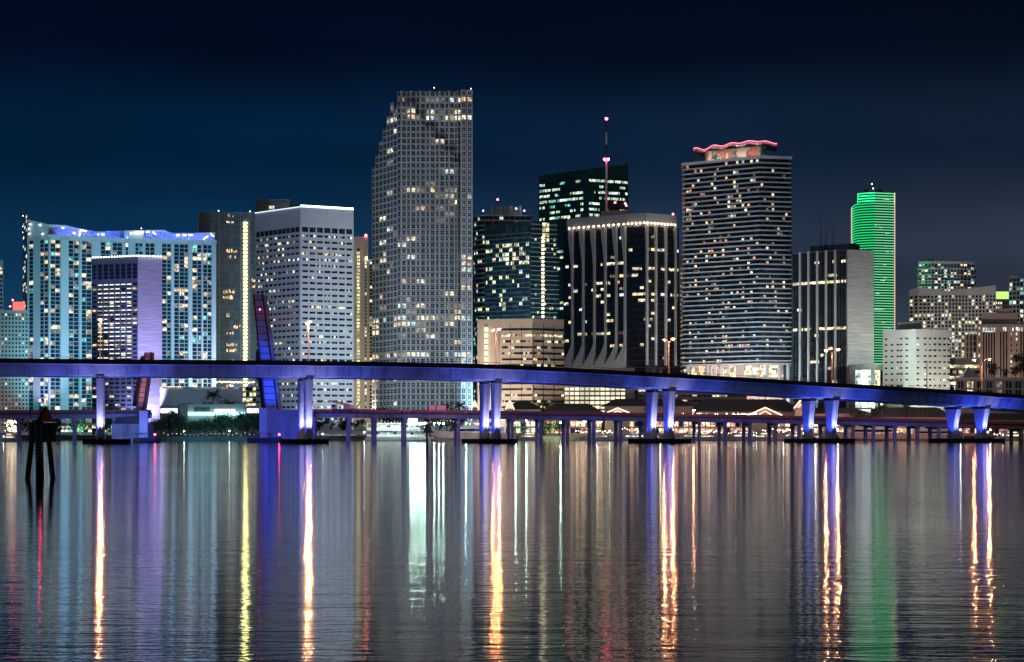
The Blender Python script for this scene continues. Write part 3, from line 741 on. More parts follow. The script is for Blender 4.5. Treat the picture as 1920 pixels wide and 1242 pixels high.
# --- green-lit tower
Y = 1700; ch = [(1597, Y+34), (1599, Y+22), (1603, Y+12), (1608.5, Y+6), (1616, Y+3), (1638, Y-2), (1676.5, Y+4)]
b = Bld('green_tower', 'round-shouldered tower glowing green in horizontal bands with thin pink edges', ch, 40)
ztl = PZ(383, Y+5); ztp = PZ(361, Y)
b.wall(ztl, 'g_green', name='curtain_wall')
up = [b.c[3], b.c[4], b.c[5], b.c[6], b.poly[-2], (PX(1608.5, Y+46), Y+46)]
part(MB().prism(up, ztl, ztp, 'g_green', 'roof_dark'), 'upper_storeys', b.o)
p_ = 4.92*Y/F; k = 0; zz = ztp
while zz > 12:
    pol = up if zz > ztl+.5 else b.poly
    part(MB().prism(offset(pol, .35), zz-1.12, zz-.28, 'e_greentop' if zz > ztl+.5 else 'e_green'), 'glow_band', b.o)  # green floodlighting put in as the bands' own glow
    part(MB().fbox(*b.F(5), 1, b.flen(5)-.3, .2, .5, zz-1.07, zz-.33, 'e_mint'), 'glow_band', b.o); zz -= p_  # paler overlay: the right face's brighter light put into the glow colour
mb = MB()
for i in (5,):
    rr = random.Random(77)
    for row in (2, 3, 12, 13, 20, 22, 27, 32, 33, 38, 49, 51, 44, 15):
        a = rr.random()*.6; w_ = .15+rr.random()*.35
        b.win(*b.F(5), ztp-row*p_-p_, ztp-row*p_, 1, b.even(int(6+w_*20), .8, a, min(.97, a+w_)), .35, lambda k, c: 'lg' if rr.random() < .7 else None, off=.45)
for x, y, z_ in ((b.c[6][0]+.5, b.c[6][1], ztp), (b.c[0][0]-.4, b.c[0][1], ztl)): part(MB().box(x-.35, x+.35, y-1, y-.3, 12, z_, 'e_pinkdim'), 'edge_light', b.o)
part(MB().prism([(PX(u, y), y) for u, y in ((1619, Y+12), (1656, Y+12), (1656, Y+30), (1619, Y+30))], ztp, ztp+4, 'roof_grey'), 'plant_room', b.o)
for u, v in ((1622, 352), (1630, 349), (1640, 343), (1648, 350)): part(MB().tube((PX(u, Y+12), Y+12, ztp+3.9), (PX(u, Y+12), Y+12, PZ(v, Y+12)), .3, .15), 'antenna', b.o)
b.lights([(PX(1639, Y), Y+10, PZ(342.5, Y)), (PX(1641, Y), Y+10, PZ(351, Y))], .6, 'e_dot', 'warning_light'); b.done()

# --- white block
ch = [(1655.5, 1012), (1717, 1000), (1781, 1006)]; zt = PZ(617.5, 1000)
b = Bld('white_block', 'white eight-storey block with tiny paired windows, in front of the green tower', ch, 24)
b.wall(zt, 'conc_white'); pit = 11.05*1000/F; z1 = zt-3.2
def pair(cols, w): return [(c+d-w/2, c+d+w/2) for c in cols for d in (-w*.56, w*.56)]
b.win(*b.F(0), z1-17*pit, z1, 17, pair((.10, .28, .46, .56, .73), .036), .28, runs(.16, 141, ['lk', 'lc', 'lg'], run=2))
b.win(*b.F(1), z1-17*pit, z1, 17, pair((.06, .27, .42, .56, .70, .84, .96), .034)[:14], .28, runs(.17, 142, ['lk', 'lc', 'ly'], run=2)); b.done()
pl = [(PX(u, y), y) for u, y in ((1684, 1016), (1728, 1010), (1728, 1020), (1684, 1022))]
part(MB().prism(pl, zt-.2, PZ(604, 1010), 'conc_grey', 'roof_dark'), 'roof_house', b.o)
spot((PX(1650, 950), 974, 19), (PX(1690, 1006), 1006, 40), (.62, 1., .80), 36000, 130)  # added greenish fill for the left face, source unseen
spot((PX(1775, 974), 974, 19), (PX(1750, 1004), 1004, 36), (1., .94, .76), 30000, 130)  # added warm fill for the right face, source unseen

# --- condo pair and the tower behind
Y = 1500; ch = [(1704.5, Y+10), (1722, Y+2), (1745, Y+4), (1778, Y-2), (1815, Y), (1867.5, Y-6)]
b = Bld('apartment_tower', 'pale stepped apartment tower with many warm windows and swooping parapet, right side', ch, 40)
tv = [543, 538, 541, 546.5, 541, 536]; zt = PZ(552, Y)
b.wall(zt, 'conc_pale')
for i in range(5):
    (u0, y0), (u1, y1) = ch[i], ch[i+1]
    pl = [b.c[i], b.c[i+1], (b.c[i+1][0]*1.003, b.c[i+1][1]+4), (b.c[i][0]*1.003, b.c[i][1]+4)]
    part(MB().prism(pl, zt, [PZ(tv[i], Y), PZ(tv[i+1], Y), PZ(tv[i+1], Y), PZ(tv[i], Y)], 'conc_pale'), 'parapet', b.o)
    nc = (2, 3, 5, 6, 8)[i]
    b.win(*b.F(i), PZ(740, Y), zt-.5, 27, b.even(nc, .58), .66, runs(.28, 150+i, ['lc', 'lw', 'lc', 'lk', 'ly'], dark='gd'))
mb = MB()
for k in range(27): mb.fbox(b.c[1], b.c[2], 1, 9, 0, 1.3, PZ(740, Y)+(zt-.5-PZ(740, Y))*k/27, PZ(740, Y)+(zt-.5-PZ(740, Y))*k/27+.6, 'slab')
part(mb, 'balconies', b.o); b.done()
Y = 1750
b = Bld('apartment_tower', 'grey-blue apartment tower top rising behind the swooping-parapet tower', [(1722, Y), (1746, Y-6), (1800, Y-4), (1827, Y+4)], 36)
zt = PZ(491, Y); b.wall(zt, 'conc_pale')
for i, nc in ((0, 4), (1, 9), (2, 4)): b.win(*b.F(i), PZ(570, Y), zt-2, 14, b.even(nc, .66), .66, runs(.28, 160+i, ['lc', 'lk', 'lt', 'lw'], {3: .6}, dark='g_blue'))
for k in range(9): part(MB().prism(offset(b.poly, 1.4), zt-6-k*5.6-.3, zt-6-k*5.6, 'slab'), 'balcony', b.o)
part(MB().box(PX(1742, Y), PX(1752, Y), Y+5, Y+15, zt, zt+3.5, 'conc_grey'), 'roof_house', b.o); b.done()

# --- yellow-green lit roof
Y = 1600
b = Bld('office_block', 'small block with a glowing yellow-green roof screen at right', [(1866, Y), (1893, Y)], 20)
b.wall(PZ(561, Y), 'conc_beige'); b.win(*b.F(0), PZ(590, Y), PZ(564, Y), 3, b.even(6, .5), .5, runs(.5, 4, ['lc', 'lk']))
part(MB().prism([(PX(u, y), y) for u, y in ((1867.5, Y+.3), (1891.5, Y+.3), (1891.5, Y+10), (1867.5, Y+10))], PZ(561, Y), PZ(547, Y), 'e_ygreen', 'roof_dark'), 'roof_screen', b.o); b.done()
Y = 1450
b = Bld('glass_tower', 'blue-grey glass tower with lit floors at the right frame edge', [(1892, Y), (1912, Y-6), (1960, Y)], 36)
zt = PZ(518, Y); b.wall(zt, 'conc_pale')
b.win(*b.F(0), PZ(740, Y), zt-1.5, 26, b.even(3, .7), .66, runs(.25, 171, ['lt', 'lc', 'lk'], dark='g_blue')); b.win(*b.F(1), PZ(740, Y), zt-1.5, 26, b.even(7, .8), .62, runs(.45, 172, ['lt', 'lc', 'lk', 'lk'], dark='g_blue')); b.done()

# --- art-deco courthouse
Y = 1150
b = Bld('courthouse', 'stepped stone tower with tall window slots behind the right-hand street lamp', [(1808, Y), (1833, Y-4), (1873, Y-4), (1925, Y)], 34)
zs = PZ(609, Y); zw = PZ(627, Y); zt = PZ(588, Y); K = 'conc_rose'
b.wall(zw, K)
def blk(u0, u1, y0, y1, z0, z1): return part(MB().prism([(PX(u0, y0), y0), (PX(u1, y0), y0), (PX(u1, y1), y1), (PX(u0, y1), y1)], z0, z1, K, 'roof_dark'), 'tower_block', b.o)
blk(1831, 1930, Y-6, Y+20, 2, zs); blk(1840, 1908, Y-3, Y+18, zs, zt); blk(1870, 1897, Y-2, Y+14, zt, zt+2.8)
P, Q = (PX(1831, Y-6), Y-6), (PX(1930, Y-6), Y-6); Lf = Q[0]-P[0]
for u in (1843, 1848, 1853, 1858, 1863, 1875, 1880.5, 1886, 1913, 1918):
    a = PX(u, Y-6)-P[0]; b.w.append((P, Q, a, a+.8, PZ(715, Y), PZ(624, Y), 'gd', False, .2))
    if u < 1870: b.w.append((P, Q, a, a+.9, PZ(624, Y), PZ(616, Y), 'lk', False, .22))
b.win(P, Q, PZ(715, Y), PZ(612, Y), 10, [((u-1831)/99, (u-1831+2.2)/99) for u in (1835, 1895, 1905, 1900+25)], .45, runs(.25, 180, ['lc', 'lk']), off=.2)
b.win(P, Q, PZ(622, Y), PZ(615, Y), 1, [((u-1831)/99, (u-1831+2)/99) for u in (1881, 1885, 1894, 1898, 1907, 1911, 1915)], .9, lambda k, c: 'lk', off=.2)
b.win((PX(1840, Y-3), Y-3), (PX(1870, Y-3), Y-3), PZ(611, Y), PZ(604, Y), 1, b.even(7, .35), .6, lambda k, c: 'gd')
b.win(*b.F(0), PZ(715, Y), PZ(629, Y), 8, [(.2, .3), (.45, .58), (.7, .83)], .8, runs(.1, 181, ['lc', 'lk'])); b.done()
spot((PX(1880, 1090), 1088, 8), (PX(1880, Y), Y, 50), (1., .66, .5), 260000, 110)  # unseen warm spot added to lift the stone front

# --- low right-hand blocks
Y = 1060
b = Bld('low_office_block', 'low white block with lit ribbon windows between the white block and the courthouse', [(1779, Y), (1837, Y)], 20)
zt = PZ(672, Y); b.wall(zt, 'conc_rose')
b.win(*b.F(0), zt-3.0-6*3.1, zt-3.0, 6, b.even(16, .92), .52, runs(.6, 190, ['lc', 'lw', 'lc'], {0: .95})); b.done()
Y = 960
b = Bld('pavilion_hall', 'long low grey hall with tall paned windows under the right-hand lamps', [(1792, Y), (1990, Y)], 20)
zt = PZ(709, Y); b.wall(zt, 'conc_grey'); part(MB().fbox(*b.F(0), -.5, b.flen(0), 0, .8, zt-.9, zt+.3, 'conc_pale'), 'cornice', b.o)
b.win(*b.F(0), zt-9.5, zt-1.6, 1, b.even(11, .6), .95, lambda k, c: 'lc' if c == 1 else ('dim' if c in (4,) else 'gd'), cross=True); b.done()
x0 = PX(1802, 975); x1 = PX(1842, 975); zz = PZ(712, 975); ap = ((x0+x1)/2, 982, PZ(687, 975))
tn = thing('tent_roof', ((x0+x1)/2, 982, zz), 'peaked white fabric roof beside the twin street lamp at right', 'tent')
mb = MB()
cs = [(x0, 975, zz), (x1, 975, zz), (x1, 989, zz), (x0, 989, zz)]
for i in range(4):
    a = Vector(cs[i]); c = Vector(cs[(i+1) % 4]); m_ = (a+c)/2+(Vector(ap)-(a+c)/2)*.42-Vector((0, 0, 1.4))
    mb.face([a, c, m_], 'canvas'); mb.face([a, m_, ap], 'canvas'); mb.face([m_, c, ap], 'canvas')
part(mb, 'canopy', tn)
for x, y, _ in cs: part(MB().tube((x, y, 2), (x, y, zz), .2, .2, 'white_paint'), 'pole', tn)

# --- lit car park
Y = 985
b = Bld('car_park', 'bright yellow-lit car park decks beneath the black finned tower', [(1058, Y), (1190, Y)], 26)
z1 = PZ(690, Y); b.wall(z1, 'conc_rose')
for k in range(6):
    zz = PZ(726+8.6*k, Y); n = 12
    for j in range(n): b.w.append((*b.F(0), b.flen(0)*(j/n)*.87+.3, b.flen(0)*((j+1)/n)*.87-.3, zz-1.7, zz-.3, 'garage_lit', False, .12))
b.done()
b = Bld('car_park', 'darker car park deck right of the bright yellow-lit one', [(1196, 990), (1400, 990)], 22)
b.wall(PZ(722, 990), 'conc_rose'); b.win(*b.F(0), PZ(757, 990), PZ(728, 990), 3, b.even(22, .9), .35, runs(.35, 201, ['lc', 'ly'])); b.done()

# --- blue-grey screen wall and low gallery buildings on the left shore
b = Bld('museum_hall', 'large windowless blue-grey hall seen under the high bridge', [(300, 1020), (465, 1020)], 20)
b.wall(PZ(726, 1020), 'conc_pale')
b.w.append((*b.F(0), 1, 46, PZ(727, 1020)-.5, PZ(727, 1020), 'dim', False, .2)); b.done()
ch = [(333, 942), (352, 935), (352.5, 938), (460, 938)]
b = Bld('waterfront_gallery', 'low pale waterfront building with a glowing cyan band and lit sign', ch, 18)
b.wall(PZ(758, 938), 'conc_pale', top='roof_grey')
part(MB().fbox(b.c[2], b.c[3], -.3, b.flen(2), .0, 1.6, PZ(779, 938), PZ(773.5, 938), 'e_cyan'), 'light_band', b.o)
sg = part(MB().fbox(b.c[2], b.c[3], 13, 23, .1, .5, PZ(773, 938), PZ(767.5, 938), 'e_sign'), 'sign', b.o)
b.win(b.c[2], b.c[3], PZ(773, 938), PZ(763, 938), 1, b.even(14, .6, .1, .38), .8, lambda k, c: 'g_blue'); b.done()
b = Bld('kiosk', 'small flat building with white-lit panels left of the rounded gallery wall', [(300, 940), (334, 940)], 10)
b.wall(PZ(762, 940), 'conc_grey'); b.win(*b.F(0), PZ(775, 940), PZ(766, 940), 1, b.even(3, .94, .02, .98), .95, lambda k, c: 'e_sign'); b.done()
b = Bld('kiosk', 'small flat building with white-lit panels right of the cyan-banded gallery', [(462, 940), (486, 940)], 10)
b.wall(PZ(761, 940), 'conc_grey'); b.win(*b.F(0), PZ(775, 940), PZ(766, 940), 1, b.even(2, .94, .02, .98), .95, lambda k, c: 'e_sign'); b.done()
b = Bld('terrace_house', 'small stepped building with warm lit terraces beside the raised blue bridge leaf', [(455, 980), (480, 975)], 12)
b.wall(PZ(724, 978), 'conc_pale'); b.win(*b.F(0), PZ(765, 978), PZ(725, 978), 4, b.even(4, .8), .6, runs(.75, 5, ['lc', 'ly', 'lw'])); b.done()
b = Bld('park_pavilion', 'long low pavilion with pale lit windows behind the left bridge spans', [(100, 960), (216, 955)], 14)
b.wall(PZ(795, 958), 'conc_pale'); b.win(*b.F(0), PZ(812, 958), PZ(797, 958), 2, b.even(16, .86), .5, runs(.55, 6, ['lk', 'lc', 'lt'])); b.done()

# --- waterfront market: grey roofs, neon gables, lit arcades
def market(u0, u1, Y, veave, vridge, label, win, seed, hip=True):
    b = Bld('market_hall', label, [(u0, Y), (u1, Y)], 26, 'market hall', 'waterfront market halls')
    ze = PZ(veave, Y); zr = PZ(vridge, Y+13); x0, x1 = b.c[0][0], b.c[1][0]
    b.wall(ze, 'conc_rose'); o = 1.2; h = 6 if hip else 0
    mb = MB(); A = (x0-o, Y-o, ze); B = (x1+o, Y-o, ze); Cc = (x1+o, Y+26+o, ze); D = (x0-o, Y+26+o, ze); E = (x0+h, Y+13, zr); G = (x1-h, Y+13, zr)
    mb.face([A, B, G, E], 'roof_grey'); mb.face([Cc, D, E, G], 'roof_grey'); mb.face([B, Cc, G], 'roof_grey'); mb.face([D, A, E], 'roof_grey'); mb.face([D, Cc, B, A], 'roof_grey')
    part(mb, 'roof', b.o)
    b.win(*b.F(0), 3, min(ze-.3, 9.5), 2, b.even(max(4, int((x1-x0)/2.4)), .8), .72, runs(.75, seed, win)); b.done(); return b
W1 = ['shop_warm', 'lw', 'shop_warm', 'lp']
market(948, 1014, 935, 768, 752, 'market hall with a short pink-lit roof left of the big grey roofs', ['lk', 'shop_green', 'lc'], 211)
market(1020, 1128, 935, 774, 757, 'grey-roofed market hall left of the neon entrance gable', W1, 212)
market(1134, 1300, 948, 762, 748, 'tall grey-roofed market hall behind the neon entrance gable', W1, 213)
market(1304, 1500, 940, 772, 749, 'wide grey-roofed market hall between the third and fourth bridge piers', W1, 214)
market(1506, 1632, 950, 776, 765, 'market hall with a peach-lit wall, beyond the fourth bridge pier', W1, 215)
market(1640, 1790, 945, 783, 764, 'market hall with sail-like lit awnings between the last two piers', W1, 216)
market(1800, 2010, 950, 788, 772, 'market hall with red-lit windows at the right frame edge', ['lp', 'shop_warm'], 217)
def gable(uc, hw, Y, v0, v1, label):
    x = PX(uc, Y); w_ = hw*Y/F; z0 = PZ(v0, Y); z1 = PZ(v1, Y)
    t = thing('entrance_gable', (x, Y, 2), label, 'gable', 'neon gables of the market')
    part(MB().prism([(x-w_*.8, Y), (x+w_*.8, Y), (x+w_*.8, Y+6), (x-w_*.8, Y+6)], 2, z0-.3, 'conc_rose'), 'wall', t)
    mb = MB(); pr = [(x-w_, z0), (x, z1), (x+w_, z0)]
    f0 = [(a, Y-1, c) for a, c in pr]; f1 = [(a, Y+8, c) for a, c in pr]
    mb.face(f0, 'conc_rose'); mb.face(f1[::-1], 'conc_rose'); mb.face([f0[1], f0[0], f1[0], f1[1]], 'roof_grey'); mb.face([f0[2], f0[1], f1[1], f1[2]], 'roof_grey'); mb.face([f0[0], f0[2], f1[2], f1[0]], 'roof_grey')
    part(mb, 'roof', t)
    for a, c in ((0, 1), (1, 2)): part(MB().tube((pr[a][0], Y-1.3, pr[a][1]), (pr[c][0], Y-1.3, pr[c][1]), .26, .26, 'e_warmline'), 'neon_line', t)
    for a, c in ((0, 1), (1, 2)): part(MB().tube((pr[a][0]*.35+x*.65, Y-1.3, z0+.4), (x, Y-1.3, z0+(z1-z0)*.55), .16, .16, 'e_warmline') if a == 0 else MB().tube((pr[c][0]*.35+x*.65, Y-1.3, z0+.4), (x, Y-1.3, z0+(z1-z0)*.55), .16, .16, 'e_warmline'), 'neon_line', t)
gable(1158, 28, 915, 777, 765.5, 'broad neon-lined entrance gable left of the third bridge pier')
gable(1434, 32, 915, 779, 764.5, 'broad neon-lined entrance gable between the third and fourth piers')
gable(956, 8, 918, 768, 751, 'small steep neon-lined gable beside the second pier')
gable(890, 6, 920, 765, 752, 'tiny steep neon-lined gable left of the second pier')
gable(1500, 12, 930, 766, 751, 'small pink-lined gable just left of the fourth pier')
# strings of lamps on the market eaves
def string(u0, u1, Y, v, n, label, k='e_warmdot', r=.28, sag=.6):
    t = thing('light_string', (PX(u0, Y), Y, PZ(v, Y)), label, 'light string', 'strings of lamps along the waterfront')
    x0, x1 = PX(u0, Y), PX(u1, Y); z_ = PZ(v, Y)
    part(MB().tube((x0, Y, z_+.1), (x1, Y, z_+.1), .06, .06), 'cable', t)
    for i in range(n):
        part(MB().ball((x0+(x1-x0)*(i+.5)/n, Y, z_-.25-sag*R.random()), r*R.uniform(.7, 1.2), k, 6, 4), 'bulb', t)
string(1204, 1216, 912, 774.5, 5, 'short row of warm lamps left of the third pier')
string(1275, 1420, 912, 775, 34, 'row of warm lamps along the market eaves right of the third pier')
string(1466, 1530, 912, 781, 14, 'row of warm lamps just left of the fourth pier', sag=.2)
string(1040, 1130, 912, 775.5, 20, 'row of warm lamps along the grey market hall', sag=.3, r=.2)
string(398, 478, 1000, 715, 24, 'chain of yellow-green lamps below the high bridge at left', 'e_cream', .45, .5)
string(303, 340, 1018, 724, 10, 'short chain of yellow lamps on top of the windowless hall', 'e_cream', .3, .2)

for j, (u0, u1, v, n, k, nm) in enumerate(((1078, 1150, 806, 16, 'e_warmdot', 'low string of warm lamps under the left grey market hall'), (1160, 1228, 802, 15, 'e_warmdot', 'low string of warm lamps just left of the third pier'), (1278, 1345, 805, 15, 'e_warmdot', 'low string of warm lamps just right of the third pier'),
        (1350, 1420, 809, 15, 'e_dot', 'low string of whitish lamps under the second neon gable'), (1428, 1520, 803, 20, 'e_warmdot', 'low string of warm lamps left of the fourth pier'), (1640, 1720, 808, 14, 'e_warmdot', 'low string of warm lamps beneath the sail-like awnings'), (1722, 1790, 806, 12, 'e_dot', 'low string of whitish lamps left of the rightmost pier'),
        (1862, 1925, 810, 12, 'e_warmdot', 'low string of warm lamps at the right frame edge'), (950, 1000, 806, 12, 'e_cream', 'low string of pale lamps right of the mid-frame pier'), (700, 860, 787, 26, 'e_cream', 'string of pale lamps above the excursion boat'), (1080, 1130, 789, 12, 'e_warmdot', 'upper string of warm lamps left of the second low trestle pair'),
        (1560, 1640, 783, 16, 'e_warmdot', 'row of warm lamps on the peach-lit market wall'), (1650, 1790, 789, 22, 'e_warmdot', 'row of warm lamps on the sail-like awnings'), (100, 214, 800, 16, 'e_cream', 'string of pale lamps along the pavilion at left'), (303, 480, 811, 22, 'e_cream', 'sparse string of pale lamps through the shore trees'))):
    string(u0, u1, 898.5 if u0 != 303 else 904, v, n, nm, k, .17, 1.2)
# ------------------------------------------------------------------ setting
tag(MB().face([(-3000, -400, 0), (3000, -400, 0), (3000, 905, 0), (-3000, 905, 0)], 'water').build('water'), kind='structure')
tag(MB().box(-6000, 6000, 903, 9000, -1, 2, 'paving').build('ground'), kind='structure')
tag(MB().box(-3000, 3000, 900, 903, -1, 1.6, 'quay_stone').build('quay_wall'), 'long dark stone quay wall along the far shore', 'wall')
tag(MB().box(-400, -100, 903, 930, 1.9, 2.4, 'grass').build('lawn'), kind='structure')

# ------------------------------------------------------------------ high bridge
un = [188, 578, 930, 1254, 1559, 1840]; Yn = [590, 604, 619, 635, 656, 683]; vn = [675.5, 678.5, 685.5, 702, 720, 737]
N0 = [(PX(u, y), y, PZ(v, y)) for u, y, v in zip(un, Yn, vn)]
nd = [(-320, 566, 24.6), (-254, 572, 25.4), (-189, 580, 25.9)]+N0+[(223, 717, 14.6), (274, 757, 12.2), (320, 802, 10.5)]
def cr(a, b_, c, d, t): return tuple(.5*((2*b_[i])+(-a[i]+c[i])*t+(2*a[i]-5*b_[i]+4*c[i]-d[i])*t*t+(-a[i]+3*b_[i]-3*c[i]+d[i])*t**3) for i in range(len(a)))
def path(nd, sub=8):
    P = []
    for i in range(1, len(nd)-2):
        for j in range(sub): P.append(Vector(cr(nd[i-1], nd[i], nd[i+1], nd[i+2], j/sub)))
    P.append(Vector(nd[-2])); T = []
    for i in range(len(P)):
        a = P[max(0, i-1)]; c = P[min(len(P)-1, i+1)]; t = Vector((c.x-a.x, c.y-a.y, 0)).normalized(); T.append(t)
    return P, T
BP, BT = path(nd)
def sweep(P, T, prof, k, mb=None, off=0.):
    """prof: closed list of (t, z); t measured away from the camera"""
    mb = mb or MB(); rings = []
    for p, t in zip(P, T):
        n = Vector((-t.y, t.x, 0)); rings.append([(p.x+n.x*(a+off), p.y+n.y*(a+off), p.z+z_) for a, z_ in prof])
    mb.loft(rings, k); return mb
W = 15.0
hb = thing('road_bridge', (N0[0][0], N0[0][1], 0), 'long high bridge of twin box girders washed in blue-violet light', 'bridge')
for off in (0., W):
    part(sweep(BP, BT, [(-5.0, -1.6), (-3.3, -4.9), (3.3, -4.9), (5.0, -1.6)], 'bridge_conc', off=off), 'girder', hb)
    part(sweep(BP, BT, [(-6.4, -1.15), (-6.4, -1.45), (-5.1, -1.62), (5.1, -1.62), (6.4, -1.45), (6.4, -1.15)], 'bridge_conc', off=off), 'deck', hb)
    part(sweep(BP, BT, [(-6.55, .0), (-6.55, -1.35), (-6.2, -1.12), (-6.2, 0)], 'parapet', off=off), 'parapet', hb)
    part(sweep(BP, BT, [(6.2, .0), (6.2, -1.12), (6.55, -1.35), (6.55, 0)], 'parapet', off=off), 'parapet', hb)
mb = MB(); acc = 0.
for i in range(len(BP)-1):
    d_ = (BP[i+1]-BP[i]).length; s0 = 3.6-acc
    while s0 < d_:
        q = BP[i].lerp(BP[i+1], s0/d_); t = BT[i]; n = Vector((-t.y, t.x, 0)); big = int(s0*7+i) % 5 == 0
        w_ = .08 if big else .03
        a0 = q-n*5.04; a1 = q-n*3.34
        mb.face([(a0.x-t.x*w_, a0.y-t.y*w_, q.z-1.62), (a1.x-t.x*w_, a1.y-t.y*w_, q.z-4.92), (a1.x+t.x*w_, a1.y+t.y*w_, q.z-4.92), (a0.x+t.x*w_, a0.y+t.y*w_, q.z-1.62)], 'parapet'); s0 += 3.6
    acc = d_-(s0-3.6)
part(mb, 'segment_joints', hb)
mb = sweep(BP, BT, [(-6.42, .62), (-6.42, .54), (-6.34, .54), (-6.34, .62)], 'metal_dark')
for i in range(0, len(BP)-1):
    for j in range(2):
        p = BP[i].lerp(BP[i+1], j/2); t = BT[i]; n = Vector((-t.y, t.x, 0)); q = p-n*6.38
        mb.tube((q.x, q.y, q.z), (q.x, q.y, q.z+.6), .05, .05, 'metal_dark', 5)
part(mb, 'railing', hb)
def frame(i):
    p = Vector(N0[i]); k = 2*8+8*i; t = BT[k] if (BP[k]-p).length < 1 else min(zip(BP, BT), key=lambda q: (q[0]-p).length)[1]
    return p, t, Vector((-t.y, t.x, 0))
VC = [(.13, .16, 1.), (.12, .155, 1.), (.11, .15, 1.), (.07, .13, 1.), (.04, .09, 1.), (.04, .08, 1.)]
for i in range(6):
    p, t, n = frame(i); zs = p.z-4.9
    def W3(a, c, z_): q = p+t*a+n*c; return (q.x, q.y, z_)
    fd = thing('fender', W3(0, W/2, 0), ['dark timber fender raft round the leftmost high pier', 'dark fender raft round the pier beside the raised blue leaf', 'dark fender raft round the pier in mid frame',
               'dark fender raft round the pier under the neon-topped tower', 'dark fender raft round the pier left of the white block', 'dark fender raft round the rightmost high pier'][i], 'fender', 'fender rafts round the high piers')
    mb = MB(); L0, L1 = (5, 9) if i == 0 else (6.5, 5.5)
    mb.loft([[W3(-L0, -5.5, 0.), W3(L1, -5.5, 0.), W3(L1, W+5.5, 0.), W3(-L0, W+5.5, 0.)], [W3(-L0, -5.5, 1.35), W3(L1, -5.5, 1.35), W3(L1, W+5.5, 1.35), W3(-L0, W+5.5, 1.35)]], 'timber_dark')
    part(mb, 'raft', fd)
    mb = MB()
    for k in range(9):
        a = -L0+(L0+L1)*k/8; mb.tube(W3(a, -5.75, -1), W3(a, -5.75, 1.5), .22, .22, 'timber_dark', 6)
    part(mb, 'piles', fd)
    for c in (0, 1):
        o = c*W; zl = [1.3, 2.9, 3.0, 6, 9, 12, 15, 18, 21, 24]; zl = [z_ for z_ in zl if z_ < zs-1.5]+[zs-.8]
        rings = []
        for z_ in zl:
            f = max(0, (z_-3)/(zs-3.8)); hw = (1.75+1.65*f**1.8) if z_ > 2.95 else 2.0; ht = (1.05+.12*f) if z_ > 2.95 else 1.35
            g = .38 if z_ > 2.95 else .02
            rings.append([W3(-ht+.3, o-hw, z_), W3(-ht*.35, o-hw, z_), W3(-ht*.35+.12, o-hw+g, z_), W3(ht*.35-.12, o-hw+g, z_), W3(ht*.35, o-hw, z_), W3(ht-.3, o-hw, z_), W3(ht, o-hw+.3, z_), W3(ht, o+hw-.3, z_),
                          W3(ht-.3, o+hw, z_), W3(-ht+.3, o+hw, z_), W3(-ht, o+hw-.3, z_), W3(-ht, o-hw+.3, z_)])
        part(MB().loft(rings, 'bridge_pier'), 'pier_column', hb)
        mb = MB(); mb.loft([[W3(-.9, o-3.0, zs-.8), W3(.9, o-3.0, zs-.8), W3(.9, o+3.0, zs-.8), W3(-.9, o+3.0, zs-.8)], [W3(-1.2, o-3.6, zs-.003), W3(1.2, o-3.6, zs-.003), W3(1.2, o+3.6, zs-.003), W3(-1.2, o+3.6, zs-.003)]], 'metal_dark')
        part(mb, 'bearing', hb)
        # column wash and side wash
        col = VC[i]
        wp = (.46, .46, 1.) if i < 4 else (.28, .32, 1.)
        spot(W3(.0, o-4.1, 2.2), W3(0, o-1.2, 14), wp, 14000, 62, .9, .25)
        spot(W3(-5.0, o-2.5, 1.8), W3(-1, o, 12), (.03, .07, 1.), 5000, 90, .8)
        mbf = MB(); q = W3(0, o-4.1, 1.35); mbf.box(q[0]-.35, q[0]+.35, q[1]-.35, q[1]+.35, 1.3, 1.9, 'metal_dark'); part(mbf, 'lamp_housing', hb)
    # girder wash, both ways along the span, from the fender
    pw = [56000, 56000, 48000, 30000, 24000, 24000][i]
    for sgn in (-1, 1):
        for dist, w_ in ((9, .42), (23, .40)) if i < 4 else ((8, .5), (15, .32)):
            
            spot(W3(sgn*3, -9.5 if False else -5.3, 2.0), W3(sgn*dist, -2.5, p.z-2.6), VC[i], pw*w_, 62 if dist < 20 else 50, .9, .5)
        # soffit and old bridge behind
        spot(W3(sgn*3, W/2, 2.0), W3(sgn*14, 2, zs), (.06, .10, 1.), 10000 if i < 4 else 7000, 90, .9, .5)
        spot(W3(sgn*4, W+4.8, 2.5), W3(sgn*22, W+60, 9), (.01, .12, 1.), 34000 if i < 3 else 15000, 95, .9, .5)

